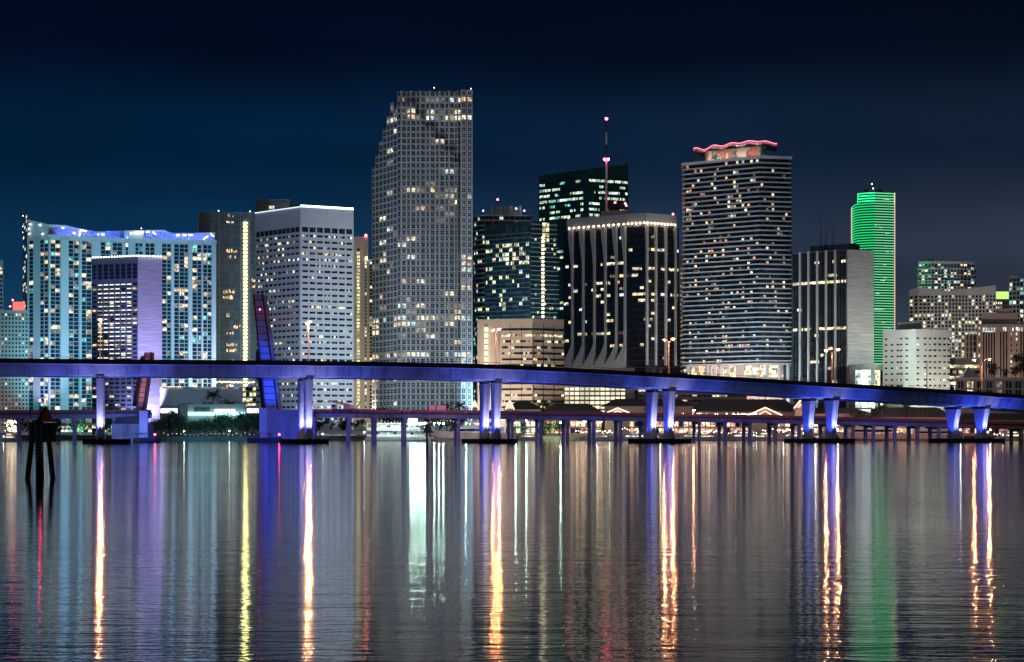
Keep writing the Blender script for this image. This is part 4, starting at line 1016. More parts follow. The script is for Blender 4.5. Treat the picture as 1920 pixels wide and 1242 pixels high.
# ------------------------------------------------------------------ street lamps on the high bridge
lampo = None
labs = ['orange street lamp in front of the violet-lit hotel', 'orange street lamp before the wedge-shaped hotel', 'orange twin street lamp before the low beige block',
        'orange twin street lamp before the black finned tower', 'orange twin street lamp before the dark white-piered slab', 'orange twin street lamp before the courthouse']
vl = [600, 604, 618, 636, 656, 674]
for i in range(6):
    p, t, n = frame(i)
    if lampo is None:
        lampo = thing('street_lamp', (0, 0, 0), labs[0], 'street lamp', 'orange street lamps along the high bridge', world=False)
        part(MB().tube((0, 0, 0), (0, 0, 12.2), .20, .12, 'lamp_pole'), 'pole', lampo)
        for s_ in (-1, 1):
            arm = part(MB().tube((0, 0, 11.2), (0, s_*1.6, 12.6), .09, .08, 'lamp_pole').tube((0, s_*1.6, 12.6), (0, s_*3.6, 13.1), .08, .07, 'lamp_pole'), 'arm', lampo)
            part(MB().box(-.25, .25, s_*3.9-.55, s_*3.9+.55, 13.08, 13.3, 'metal_mid'), 'lamp_head', lampo)
            part(MB().ball((0, s_*3.9, 12.66), .26, 'e_sodium', 10, 6, .6), 'lamp', lampo)
            part(MB().tube((0, s_*3.9, 12.86), (0, s_*3.9, 13.07), 1.05, .7, 'e_lampglow', 16), 'glow_disc', lampo)  # oversized glowing disc: the lamp's orange halo put in as a shape
        o = lampo
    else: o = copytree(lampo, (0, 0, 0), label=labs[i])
    q = p+n*(W/2); hgt = PZ(vl[i], q.y)-q.z
    o.location = (q.x+(PX(un[i]+(0, 0, 0, 0, 1, 1)[i], q.y)-q.x), q.y, q.z-.3); o.rotation_euler = (0, 0, math.atan2(t.y, t.x)); o.scale = (1, 1, (hgt+.3)/12.9)
for i in range(6):
    p, t, n = frame(i); q = p+n*(W/2-3.9)
    spot((q.x, q.y, p.z+12.4), (q.x+(-40 if i == 0 else 0), q.y+80, -4), (1., .42, .2), 4500 if i else 3000, 70, .8, .3)
for i, ut in ((1, 652), (2, 790), (2, 860)):
    p, t, n = frame(i); q = p+n*(W/2-3.9); yy = 695
    spot((q.x, q.y, p.z+12.4), (PX(ut, yy), yy, 15), (1., .40, .20), 60000, 22, .7, .3)
pz = thing('signal_pole', (PX(1738, 690), 690, 15), 'bare dark pole on the high bridge in front of the white block', 'pole')
part(MB().tube((PX(1738, 690), 690, 16), (PX(1738, 690), 690, PZ(676, 690)), .22, .12), 'mast', pz)
pz = thing('signal_pole', (PX(336, 605), 605, 25), 'short orange-lit pole on the high bridge left of the slate glass tower', 'pole')
part(MB().tube((PX(336, 605), 605, 25), (PX(336, 605), 605, PZ(655, 605)), .16, .14, 'lamp_pole'), 'mast', pz)

# ------------------------------------------------------------------ low bridge, two halves
def zdk(v, Y): return PZ(v, Y)
lowL = [(-500, 655, 775.5), (-200, 663, 775.5), (0, 672, 775.5), (140, 677, 775), (284, 683, 774.5)]
lowR = [(590, 692, 773.5), (760, 697, 774.5), (940, 704, 776.5), (1255, 717, 781), (1600, 733, 788), (1900, 752, 796), (2100, 768, 801)]
def lowbridge(nl, label, cols, rev=False):
    ndx = [(PX(u, y), y, PZ(v, y)) for u, y, v in nl]
    a = Vector(ndx[0])*2-Vector(ndx[1]); c = Vector(ndx[-1])*2-Vector(ndx[-2])
    P, T = path([tuple(a)]+ndx+[tuple(c)], 6)
    b_ = thing('bascule_bridge', (P[0].x, P[0].y, 0), label, 'bridge')
    part(sweep(P, T, [(-4.6, -.3), (-4.6, -1.9), (-3.6, -1.9), (-3.6, -.35), (3.6, -.35), (3.6, -1.9), (4.6, -1.9), (4.6, -.3)], 'old_conc'), 'girder', b_)
    part(sweep(P, T, [(-5.4, 0), (-5.4, -.3), (5.4, -.3), (5.4, 0)], 'parapet'), 'deck', b_)
    mb = sweep(P, T, [(-5.3, 1.1), (-5.3, .85), (-5.1, .85), (-5.1, 1.1)], 'rail_pink'); sweep(P, T, [(-5.3, .5), (-5.3, .28), (-5.1, .28), (-5.1, .5)], 'rail_pink', mb)
    for i in range(len(P)-1):
        m_ = max(1, int((P[i+1]-P[i]).length/2.4))
        for j in range(m_):
            q = P[i].lerp(P[i+1], j/m_); n = Vector((-T[i].y, T[i].x, 0)); e = q-n*5.2; mb.box(e.x-.12, e.x+.12, e.y-.12, e.y+.12, e.z, e.z+1.1, 'rail_pink')
    part(mb, 'railing', b_)
    part(sweep(P, T, [(5.1, 1.1), (5.1, 0), (5.3, 0), (5.3, 1.1)], 'rail_pink'), 'railing', b_)
    for u, w_, two in cols:
        i = min(range(len(P)), key=lambda k: abs(960+P[k].x*F/P[k].y-u)); tt = T[i]; n = Vector((-tt.y, tt.x, 0))
        yy = P[i].y; 
        for _ in range(4):
            x = PX(u, yy); j = min(range(len(P)-1), key=lambda k: abs((P[k].x+P[k+1].x)/2-x)); f = (x-P[j].x)/(P[j+1].x-P[j].x); yy = P[j].y+(P[j+1].y-P[j].y)*f
        q = P[j].lerp(P[j+1], f); cx, cy = q.x, q.y
        mb = MB(); zt_ = q.z-1.9
        for s_ in (-3.4, 3.4):
            e = Vector((cx, cy, 0))+n*s_; h = w_*.37
            mb.loft([[(e.x-h, e.y-h, -1), (e.x+h, e.y-h, -1), (e.x+h, e.y+h, -1), (e.x-h, e.y+h, -1)], [(e.x-h, e.y-h, zt_-1), (e.x+h, e.y-h, zt_-1), (e.x+h, e.y+h, zt_-1), (e.x-h, e.y+h, zt_-1)],
                     [(e.x-h*1.5, e.y-h*1.2, zt_), (e.x+h*1.5, e.y-h*1.2, zt_), (e.x+h*1.5, e.y+h*1.2, zt_), (e.x-h*1.5, e.y+h*1.2, zt_)]], 'old_conc')
        e0 = Vector((cx, cy, 0))-n*4.2; e1 = Vector((cx, cy, 0))+n*4.2
        d_ = tt*.6
        mb.loft([[tuple(e0-d_+Vector((0, 0, zt_-.9))), tuple(e0+d_+Vector((0, 0, zt_-.9))), tuple(e1+d_+Vector((0, 0, zt_-.9))), tuple(e1-d_+Vector((0, 0, zt_-.9)))],
                 [tuple(e0-d_+Vector((0, 0, zt_))), tuple(e0+d_+Vector((0, 0, zt_))), tuple(e1+d_+Vector((0, 0, zt_))), tuple(e1-d_+Vector((0, 0, zt_)))]], 'old_conc')
        part(mb, 'trestle', b_)
    return b_, P, T
lbL, LP, LT = lowbridge(lowL, 'left half of the low drawbridge, its rose-coloured leaf raised', [(-60, 1.5, 0), (36, 1.5, 0), (140, 1.5, 0), (213, .9, 0)])
lbR, RP, RT = lowbridge(lowR, 'right half of the low drawbridge with the tall blue leaf raised', [(653, 1.5, 0), (701, 1.8, 0), (757, 1.5, 0), (857, 1.4, 0), (907, 2.6, 0), (957, 1.5, 0), (1010, 1.7, 0), (1060, 1.7, 0),
        (1109, 1.8, 0), (1159, 1.7, 0), (1205, 1.7, 0), (1256, 1.6, 0), (1306, 1.5, 0), (1354, 1.7, 0), (1400, 1.7, 0), (1448, 1.7, 0), (1492, 1.7, 0), (1545, 1.7, 0), (1592, 1.7, 0), (1630, 1.7, 0),
        (1670, 1.7, 0), (1712, 1.7, 0), (1752, 1.7, 0), (1793, 1.7, 0), (1850, 1.7, 0), (1905, 1.7, 0)])
# abutments
def abut(par, u0, u1, Y, v0, k, tower):
    x0, x1 = PX(u0, Y), PX(u1, Y); zt_ = PZ(v0, Y)
    part(MB().box(x0, x1, Y-5.8, Y+5.8, -1, zt_, k), 'abutment', par)
    t0, t1, tv = tower; part(MB().box(PX(t0, Y), PX(t1, Y), Y-6.6, Y-5.8+.9, -1, PZ(tv, Y), 'leaf_blue').box(PX(t0, Y)-.3, PX(t1, Y)+.3, Y-6.9, Y-5.2, PZ(797, Y), PZ(796, Y), 'leaf_blue'), 'pilaster', par)
abut(lbL, 216, 282, 680, 795, 'old_conc', (268, 283, 771))
part(MB().box(PX(222, 680), PX(270, 680), 675.5, 684, PZ(795, 680), PZ(783, 680), 'metal_dark'), 'machinery_house', lbL)
abut(lbR, 492, 591, 688, 769, 'old_conc', (491, 505, 766))
part(MB().box(PX(545, 681), PX(591, 681), 680.6, 681.9, PZ(830, 681), PZ(782, 681), 'old_conc'), 'buttress', lbR)
# raised leaves: tapering decks with cross-ribs
def leaf(par, us, vs, Y, k, thick, rib, ribk, nm='bascule_leaf', wid=9.):
    (ua, ub), (uc, ud) = us; vb, vt_ = vs      # bottom-left/right, top-left/right columns
    zb_, zt_ = PZ(vb, Y), PZ(vt_, Y); xs = [PX(u, Y) for u in (ua, ub, uc, ud)]
    y0 = Y-wid/2; y1 = Y+wid/2; dx = thick
    rings = [[(xs[0], y0+2, zb_), (xs[1], y0, zb_), (xs[1]+dx, y1, zb_), (xs[0]+dx, y1, zb_)], [(xs[2], y0+2, zt_), (xs[3], y0, zt_), (xs[3]+dx, y1, zt_), (xs[2]+dx, y1, zt_)]]
    lf = part(MB().loft(rings, k), nm, par)
    for i in range(rib):
        f = (i+.5)/rib*.98; z_ = zb_+(zt_-zb_)*f; a = xs[0]+(xs[2]-xs[0])*f; c = xs[1]+(xs[3]-xs[1])*f
        part(MB().loft([[(a-.1, y0+1.75, z_-.2), (c+.1, y0-.25, z_-.45), (c+.1, y0+.2, z_-.45), (a-.1, y0+2.1, z_-.2)], [(a-.1, y0+1.75, z_+.0), (c+.1, y0-.25, z_-.2), (c+.1, y0+.2, z_-.2), (a-.1, y0+2.1, z_)]], ribk), 'rib', lf)
    for e, g in ((0, 2), (1, 3)): part(MB().tube((xs[e], y0+(2 if e == 0 else 0)-.15, zb_), (xs[g], y0+(2 if e == 0 else 0)-.15, zt_), .3, .3, ribk), 'edge_beam', lf)
    return lf
lf = leaf(lbR, ((499, 524), (477, 495)), (768, 553), 688, 'leaf_blue', .4, 17, 'metal_dark')
part(MB().ball((PX(488, 682), 680.9, PZ(581, 682)), .24, 'e_red', 8, 6), 'warning_light', lf)
leaf(lbR, ((492, 499), (481, 489)), (768, 668), 694, 'steel_brown', .4, 8, 'metal_dark', wid=5)
part(MB().box(PX(483, 694), PX(491, 694), 689, 697, PZ(678, 694), PZ(660, 694), 'steel_brown'), 'counterweight', lbR)
leaf(lbL, ((256, 271), (273, 286)), (769, 661), 680, 'leaf_rose', .3, 11, 'steel_brown', wid=5)
leaf(lbL, ((249, 257), (266, 273)), (762, 668), 684, 'steel_brown', .4, 10, 'metal_dark', wid=4)
for u, y, o in ((272, 675, lbL), (487, 680, lbR)): 
    t = thing('gate_barge', (PX(u, y), y, 0), 'dark railed work platform at the foot of the '+('rose leaf abutment' if u < 300 else 'blue leaf abutment'), 'platform', 'work platforms by the drawbridge')
    x0 = PX(u-13 if u < 300 else u-17, y); x1 = PX(u+30 if u < 300 else u+45, y)
    part(MB().box(x0, x1, y-9, y-2, 0, 1.7, 'timber_dark'), 'deck', t); mb = MB()
    for k in range(9): mb.tube((x0+(x1-x0)*k/8, y-9, 1.7), (x0+(x1-x0)*k/8, y-9, 3.1), .06, .06)
    mb.tube((x0, y-9, 3.1), (x1, y-9, 3.1), .07, .07); part(mb, 'railing', t)
    part(MB().ball((x1-.5, y-9, 2.8), .32, 'e_red'), 'warning_light', t)
spot((PX(560, 660), 655, 4), (PX(508, 688), 682, 22), (.005, .055, 1.), 700000, 30, .5)
spot((PX(560, 668), 655, 3), (PX(540, 688), 682, 6), (.01, .09, 1.), 26000, 110, .8)
spot((PX(300, 668), 660, 3), (PX(275, 680), 674, 8), (.03, .14, 1.), 14000, 90, .8)
spot((PX(240, 655), 655, 3), (PX(230, 680), 674, 10), (.5, .65, 1.), 6000, 110, .8)
spot((PX(215, 668), 662, 12), (PX(270, 680), 680, 24), (1., .50, .46), 13000, 60, .8)

# ------------------------------------------------------------------ things on the low bridge
def onlow(u, P=RP):
    i = min(range(len(P)-1), key=lambda k: abs(960+(P[k].x+P[k+1].x)/2*F/((P[k].y+P[k+1].y)/2)-u)); y = P[i].y
    a, c = P[i], P[i+1]; x = PX(u, y); f = (x-a.x)/(c.x-a.x); q = a.lerp(c, f); return q.x, q.y-3, q.z, math.atan2(c.y-a.y, c.x-a.x)
def veh(name, u, label, cat, f, P=RP):
    x, y, z_, r = onlow(u, P); t = thing(name, (0, 0, 0), label, cat, world=False); f(t); t.location = (x, y, z_+.01); t.rotation_euler = (0, 0, r); return t
def wheels(t, xs, w_=1.0, r=.45):
    for x in xs:
        for s_ in (-1, 1):
            wl = part(MB().tube((x, s_*w_-.14, r), (x, s_*w_+.14, r), r, r, 'tyre', 14), 'wheel', t)
            part(MB().tube((x, s_*w_-.16, r), (x, s_*w_+.16, r), r*.5, r*.5, 'metal_mid', 10), 'rim', wl)
def pickup(t):
    part(MB().loft([[(x, y, z_) for y, z_ in ((-1, .5), (1, .5), (1, h), (-1, h))] for x, h in ((-2.7, .95), (-2.5, 1.05), (-.9, 1.1), (2.8, 1.15))], 'truck_cream'), 'body', t)
    part(MB().loft([[(x0, -.85, 1.1), (x0, .85, 1.1), (x1, .75, h), (x1, -.75, h)] for x0, x1, h in ((-1.0, -.4, 1.75), (.8, .7, 1.8))], 'truck_cream'), 'cab', t)
    part(MB().box(-.3, .5, -.88, .88, 1.2, 1.65, 'gd'), 'window', t); wheels(t, (-1.8, 1.9))
    part(MB().box(-2.78, -2.7, -.8, -.4, .75, .95, 'white_paint'), 'headlight', t); part(MB().box(-2.78, -2.7, .4, .8, .75, .95, 'white_paint'), 'headlight', t)
veh('pickup_truck', 764, 'pale orange-lit pickup truck on the low bridge left of the container', 'truck', pickup)
def cont(t):
    part(MB().box(-3.1, 3.1, -1.2, 1.2, .5, 2.9, 'truck_orange'), 'body', t); mb = MB()
    for k in range(20): mb.box(-3.05+k*.31, -2.95+k*.31, -1.27, -1.2, .55, 2.85, 'truck_cream')
    part(mb, 'ribs', t); part(MB().box(-1, -.2, -1.3, -1.27, .6, 2.6, 'metal_mid'), 'door', t); wheels(t, (-1.6, 1.6), 1.0, .4)
veh('site_trailer', 820, 'boxy orange-lit site trailer on the low bridge', 'trailer', cont)
def toilet(t):
    part(MB().box(-.6, .6, -.6, .6, 0, 2.1, 'truck_orange'), 'cabin', t); part(MB().loft([[(-.65, -.65, 2.1), (.65, -.65, 2.1), (.65, .65, 2.1), (-.65, .65, 2.1)], [(-.3, -.3, 2.5), (.3, -.3, 2.5), (.3, .3, 2.5), (-.3, .3, 2.5)]], 'white_paint'), 'roof', t)
    part(MB().box(-.4, .4, -.64, -.6, .1, 1.9, 'truck_cream'), 'door', t)
veh('portable_toilet', 874, 'small red-lit portable toilet with pale roof on the low bridge', 'toilet', toilet)
def crane(t):
    part(MB().box(-4.2, 4., -1.2, 1.2, .6, 1.2, 'steel_brown'), 'chassis', t); part(MB().box(-4.4, -2.6, -1.2, 1.2, 1.2, 2.9, 'truck_orange'), 'cab', t)
    part(MB().box(-4.45, -3.2, -1.22, 1.22, 1.9, 2.6, 'gd'), 'window', t); part(MB().box(-.2, 2.0, -1.1, 1.1, 1.2, 3.0, 'truck_orange'), 'engine_house', t)
    part(MB().tube((1.2, 0, 2.9), (-4.8, 0, 4.0), .35, .25, 'truck_orange'), 'boom', t); wheels(t, (-3.4, -1, 1.6, 3.1), 1.1, .5)
veh('crane_truck', 646, 'orange crane truck with lowered boom on the low bridge', 'truck', crane)
veh('crane_truck', 664, 'smaller orange machine with raised boom beside the crane truck', 'truck', lambda t: (part(MB().box(-2, 2, -1.1, 1.1, .5, 1.4, 'truck_orange'), 'body', t), part(MB().box(-1.6, 0, -1, 1, 1.4, 2.7, 'truck_cream'), 'cab', t), part(MB().tube((1, 0, 1.3), (2.5, 0, 4.0), .25, .15, 'truck_orange'), 'boom', t), wheels(t, (-1.3, 1.3), 1.0, .5)))
veh('gate_booth', 1256, 'pale square booth on the low bridge beside the third pier', 'booth', lambda t: (part(MB().box(-1.0, 1.0, -1, 1, 0, 2.9, 'truck_cream'), 'cabin', t), part(MB().box(-1.2, 1.2, -1.2, 1.2, 2.9, 3.1, 'white_paint'), 'roof', t), part(MB().box(-.5, .5, -1.04, -1, 1.2, 2.2, 'gd'), 'window', t)))
def sig(t):
    part(MB().tube((0, 0, 0), (0, 0, 8.5), .22, .16, 'rail_pink'), 'pole', t)
    for z_ in (2.5, 5.2, 8.): part(MB().box(-1.0, 1.0, -.12, .12, z_, z_+.25, 'rail_pink').box(-1.0, -.75, -.15, .15, z_-.6, z_+.6, 'rail_pink').box(.75, 1.0, -.15, .15, z_-.6, z_+.6, 'rail_pink'), 'crossarm', t)
veh('utility_pole', 1211, 'tall pole with three crossarms on the low bridge, left of the third pier', 'pole', sig)
def olamp(t):
    part(MB().tube((0, 0, 0), (0, 0, 2.0), .1, .08, 'lamp_pole'), 'pole', t); part(MB().ball((0, 0, 2.15), .4, 'e_lowlamp', 10, 6, .7), 'lamp', t)
veh('bridge_lamp', 1300, 'low orange lamp on the drawbridge just right of the third pier', 'street lamp', olamp)

# ------------------------------------------------------------------ boats
def hullring(x, hw, zk, zd): return [(x, 0, zk), (x, hw*.75, zk+(zd-zk)*.35), (x, hw, zd), (x, -hw, zd), (x, -hw*.75, zk+(zd-zk)*.35)]
def yacht(L, hk, label, group='moored motor yachts', tiers=2, win='g_black'):
    t = thing('motor_yacht', (0, 0, 0), label, 'yacht', group, world=False); b_ = L*.13; h = L*.10
    part(MB().loft([hullring(-L/2, b_*.9, -.4, h*.85), hullring(-L*.2, b_, -.5, h*.85), hullring(L*.15, b_*.95, -.5, h), hullring(L*.35, b_*.6, -.3, h*1.12), hullring(L*.5, b_*.04, h*.55, h*1.25)], hk), 'hull', t)
    z_ = h*.9; x0, x1 = -L*.36, L*.22
    for k in range(tiers):
        w_ = b_*(.78-.14*k); hh = L*.062
        part(MB().loft([[(x0, -w_, z_), (x0, w_, z_), (x0, w_, z_+hh), (x0, -w_, z_+hh)], [(x1-.5, -w_, z_), (x1-.5, w_, z_), (x1-2.2, w_*.9, z_+hh), (x1-2.2, -w_*.9, z_+hh)], [(x1+.8, -w_*.6, z_), (x1+.8, w_*.6, z_), (x1-1.6, w_*.5, z_+hh), (x1-1.6, -w_*.5, z_+hh)]], 'white_paint'), 'cabin', t)
        part(MB().box(x0+.8, x1-2.2, -w_-.03, w_+.03, z_+hh*.32, z_+hh*.75, win), 'cabin_window', t)
        part(MB().box(x0-1.2, x1-1.4, -w_-.25, w_+.25, z_+hh, z_+hh+.14, 'white_paint'), 'roof_deck', t)
        z_ += hh+.14; x0 += L*.05; x1 -= L*.10
    part(MB().tube(((x0+x1)/2, 0, z_), ((x0+x1)/2-.4, 0, z_+L*.09), .12, .05, 'white_paint').box((x0+x1)/2-.5, (x0+x1)/2+.1, -.9, .9, z_+L*.05, z_+L*.056, 'white_paint'), 'radar_mast', t)
    part(MB().ball((x0-1.5, -b_*.5, h*1.0+.6), .2, 'e_dock_small', 6, 4), 'deck_light', t)
    mb = MB()
    for k in range(3): mb.tube((-L*.02+k*L*.11, -b_*1.0+k*k*.25, h*.5), (-L*.02+k*L*.11, -b_*1.02+k*k*.25-.05, h*.5), .28, .28, 'gd', 8)
    part(mb, 'portholes', t)
    return t
def place(t, u, Y, rz=0, s_=1, first=False, label=None):
    if first: t.location = (PX(u, Y), Y, 0); t.rotation_euler = (0, 0, rz); t.scale = (s_,)*3; return t
    return copytree(t, (PX(u, Y), Y, 0), rz, s_, label)
yb = yacht(38, 'hull_pink', 'big rose-lit motor yacht moored left of the mid-frame pier'); place(yb, 885, 830, .0 + math.pi, 1, True)
place(yb, 1618, 850, math.pi, .95, label='big rose-lit motor yacht moored right of the fourth pier')
place(yb, 1740, 850, math.pi, .8, label='rose-lit motor yacht moored between the last two high piers')
ys = yacht(16, 'white_paint', 'small white motor yacht under the low bridge right of mid frame', 'small white cabin cruisers', 2, 'lc'); place(ys, 1132, 860, .3, 1, True)
names = ['white cabin cruiser moored below the grey market roofs', 'white cabin cruiser tied up left of the third pier', 'white cabin cruiser just right of the third pier', 'white cabin cruiser below the row of warm lamps',
         'white cabin cruiser under the second neon gable', 'white cabin cruiser left of the fourth pier', 'white cabin cruiser between the fourth pier and the rose yacht', 'white cabin cruiser left of the rightmost pier', 'white cabin cruiser at the right frame edge',
         'white cabin cruiser under the peach-lit market wall', 'white cabin cruiser in front of the green-lit quay', 'white cabin cruiser moored at far left behind the channel marker', 'white cabin cruiser below the first car park']
for (u, y, r_, s_), nm in zip(((1180, 868, 2.9, 1.), (1228, 862, .2, .9), (1290, 866, 3.0, 1.1), (1332, 858, .1, 1.), (1385, 864, 2.8, 1.15), (1440, 860, .2, 1.), (1480, 866, 3.1, 1.2), (1528, 858, .15, .9), (1692, 862, 3.0, 1.1), (1905, 862, .2, 1.2), (1570, 872, .0, .8), (985, 866, 3.0, 1.), (18, 760, 1.2, .9)), names[:13]):
    place(ys, u, y, r_, s_, label=nm)
# two-deck excursion boat
t = thing('excursion_boat', (PX(748, 815), 815, 0), 'white two-deck excursion boat moored below the pickup truck', 'boat', world=False)
part(MB().loft([hullring(-14, 3.2, -.4, 1.5), hullring(8, 3.4, -.4, 1.6), hullring(13, 1.6, 0, 1.9), hullring(14.5, .1, 1, 2.1)], 'white_paint'), 'hull', t)
for k, z_ in enumerate((1.6, 4.6, 7.6)):
    part(MB().box(-13.5, 12-2*k, -3.3, 3.3, z_+2.75, z_+3., 'white_paint'), 'deck', t) if k < 2 else None
    if k < 2:
        mb = MB()
        for j in range(12): mb.tube((-13.2+j*2.2-.01, -3.2, z_), (-13.2+j*2.2, -3.2, z_+2.8), .09, .09, 'white_paint', 6)
        mb.box(-13.4, 11-2*k, -3.28, -3.2, z_+.3, z_+1.1, 'white_paint'); part(mb, 'railing', t)
        part(MB().box(-11, 8-2*k, -1.9, 1.9, z_, z_+2.7, 'conc_pale'), 'cabin', t)
        for j in range(7): part(MB().box(-10+j*2.5, -8.6+j*2.5, -1.98, -1.9, z_+1., z_+2.1, 'lk' if (j+k) % 3 else 'gd'), 'window', t)
part(MB().box(4, 8, -1.7, 1.7, 7.6, 9.8, 'white_paint'), 'wheelhouse', t)
for x in (-10, -4, 2, 8): spot((PX(748, 815)+x, 815-9, 9.5), (PX(748, 815)+x, 815, 4), (.75, 1., .85), 2600, 120)
# sailing boats
def sail(label):
    t = thing('sailing_boat', (0, 0, 0), label, 'sailing boat', 'sailing boats with bare masts', world=False)
    part(MB().loft([hullring(-5, 1.3, -.3, .9), hullring(0, 1.6, -.4, .9), hullring(3.5, .9, -.2, 1.05), hullring(5.2, .06, .6, 1.2)], 'white_paint'), 'hull', t)
    part(MB().box(-2, 1.6, -.8, .8, .9, 1.6, 'white_paint'), 'cabin', t); part(MB().tube((.8, 0, .9), (.8, 0, 14.), .1, .06, 'lamp_pole'), 'mast', t); part(MB().tube((.8, 0, 2.2), (-3.6, 0, 2.3), .08, .08, 'lamp_pole'), 'boom', t); return t
sb = sail('sailing boat with bare mast beside the peach-lit market wall'); sb.location = (PX(1718, 875), 875, 0)
for u, y, l in ((1727, 878, 'sailing boat with bare mast, between the last two piers'), (1736, 872, 'sailing boat with bare mast, right of its twin between the last two piers'), (1779, 870, 'sailing boat with bare mast just left of the rightmost pier'), (1105, 878, 'sailing boat with bare mast below the left grey market hall')):
    copytree(sb, (PX(u, y), y, 0), R.uniform(-.3, .3), 1, l)

# ------------------------------------------------------------------ dock lamps
dl = None
spec = [(770, 796), (774.5, 795.5), (779, 795.5), (783.5, 795), (788, 795), (792.5, 794.5), (797, 794), (814.5, 794), (823, 794), (831, 794), (874, 794.5), (967, 793.5), (987, 789.5), (1051, 792.5), (1066, 793.5)]
wh = ['first (leftmost) of the seven crowded dock lamps', 'second of the seven crowded dock lamps', 'third of the seven crowded dock lamps', 'middle one of the seven crowded dock lamps', 'fifth of the seven crowded dock lamps', 'sixth of the seven crowded dock lamps', 'last (rightmost) of the seven crowded dock lamps',
      'left one of three dock lamps beside the small beacon', 'middle one of three dock lamps beside the small beacon', 'right one of three dock lamps beside the small beacon', 'lone dock lamp over the big rose yacht', 'left one of the dock lamp pair right of the mid-frame pier', 'right one of the dock lamp pair right of the mid-frame pier', 'left one of the dock lamp pair below the left grey market hall', 'right one of the dock lamp pair below the left grey market hall']
for (u, v), l in zip(spec, wh):
    Yd = 795
    if dl is None:
        dl = thing('dock_lamp', (0, 0, 0), l, 'dock lamp', 'greenish-white dock lamps', world=False)
        part(MB().tube((0, 0, -1), (0, 0, 5.9), .12, .08, 'lamp_pole'), 'pole', dl); part(MB().ball((0, 0, 6.15), .27, 'e_dock', 10, 6), 'lamp', dl); o = dl
    else: o = copytree(dl, (0, 0, 0), label=l)
    o.location = (PX(u, Yd), Yd, PZ(v, Yd)-6.15)
tl = thing('floodlight_mast', (PX(1842.5, 900), 901, 1.6), 'brilliant white floodlight on a mast between the rightmost pair of columns', 'floodlight')
part(MB().tube((PX(1842.5, 901), 901, 1.6), (PX(1842.5, 901), 901, PZ(787, 901)), .16, .1, 'lamp_pole'), 'pole', tl); part(MB().ball((PX(1842.5, 901), 901, PZ(786, 901)), .42, 'e_dock', 10, 6), 'lamp', tl)
# small quay lamps
ql = None; rr = random.Random(31)
qs = [(u, 812+rr.uniform(-3, 3)) for u in (1120, 1143, 1196, 1238, 1262, 1330, 1379, 1419, 1469, 1507, 1529, 1571, 1690, 1801, 1857, 1893, 345, 430, 605, 683)]
wq = ['below the first car park', 'beside the fender of the third pier', 'left of the third pier', 'at the foot of the third pier, left', 'at the foot of the third pier, right', 'below the row of warm lamps', 'left of the second neon gable', 'under the second neon gable', 'right of the second neon gable', 'left of the fourth pier', 'at the left foot of the fourth pier',
      'at the right foot of the fourth pier', 'right of the big rose yacht', 'at the left foot of the rightmost pier', 'at the right foot of the rightmost pier', 'at the right frame edge', 'in the trees below the lit kiosk', 'among the trees below the cyan band', 'by the white tents', 'left of the excursion boat']
for (u, v), l in zip(qs, wq):
    Yd = 897 if u not in (1529, 1571, 1801, 1857, 1238, 1262) else 697
    if Yd == 897 and u < 500: Yd = 906
    zz = PZ(v if Yd > 800 else 807, Yd)
    if ql is None:
        ql = thing('quay_lamp', (0, 0, 0), '', 'quay lamp', 'small white quay lamps', world=False)
        part(MB().tube((0, 0, -3), (0, 0, 0), .08, .06, 'lamp_pole'), 'pole', ql); part(MB().ball((0, 0, .15), .24, 'e_dock_small', 8, 5), 'lamp', ql); o = ql
    else: o = copytree(ql, (0, 0, 0))
    o['label'] = 'small white quay lamp '+l; o.location = (PX(u, Yd), Yd, zz)

# ------------------------------------------------------------------ tents
def tent(label, w_=6):
    t = thing('marquee', (0, 0, 0), label, 'tent', 'white peaked tents on the quay', world=False); mb = MB()
    cs = [(-w_/2, -3, 2.4), (w_/2, -3, 2.4), (w_/2, 3, 2.4), (-w_/2, 3, 2.4)]; ap = Vector((0, 0, 5.6))
    for i in range(4):
        a = Vector(cs[i]); c = Vector(cs[(i+1) % 4]); ma = a.lerp(ap, .5)-Vector((0, 0, .7)); mc = c.lerp(ap, .5)-Vector((0, 0, .7))
        mb.face([a, c, mc, ma], 'canvas'); mb.face([ma, mc, ap], 'canvas')
    part(mb, 'canopy', t); mb = MB().box(-w_/2, w_/2, -2.98, -2.94, .8, 2.35, 'canvas'); part(mb, 'side_sheet', t)
    for x, y, _ in cs: part(MB().tube((x, y, 0), (x, y, 2.4), .07, .07, 'white_paint', 6), 'pole', t)
    return t
tt = tent('white peaked tent just right of the blue abutment', 7); tt.location = (PX(612, 915), 915, 2)
for u, l in ((633, 'white peaked tent, second from the blue abutment'), (655, 'white peaked tent behind the first low trestle'), (676, 'white peaked tent left of the excursion boat')): copytree(tt, (PX(u, 915), 915, 2), 0, R.uniform(.9, 1.15), l)

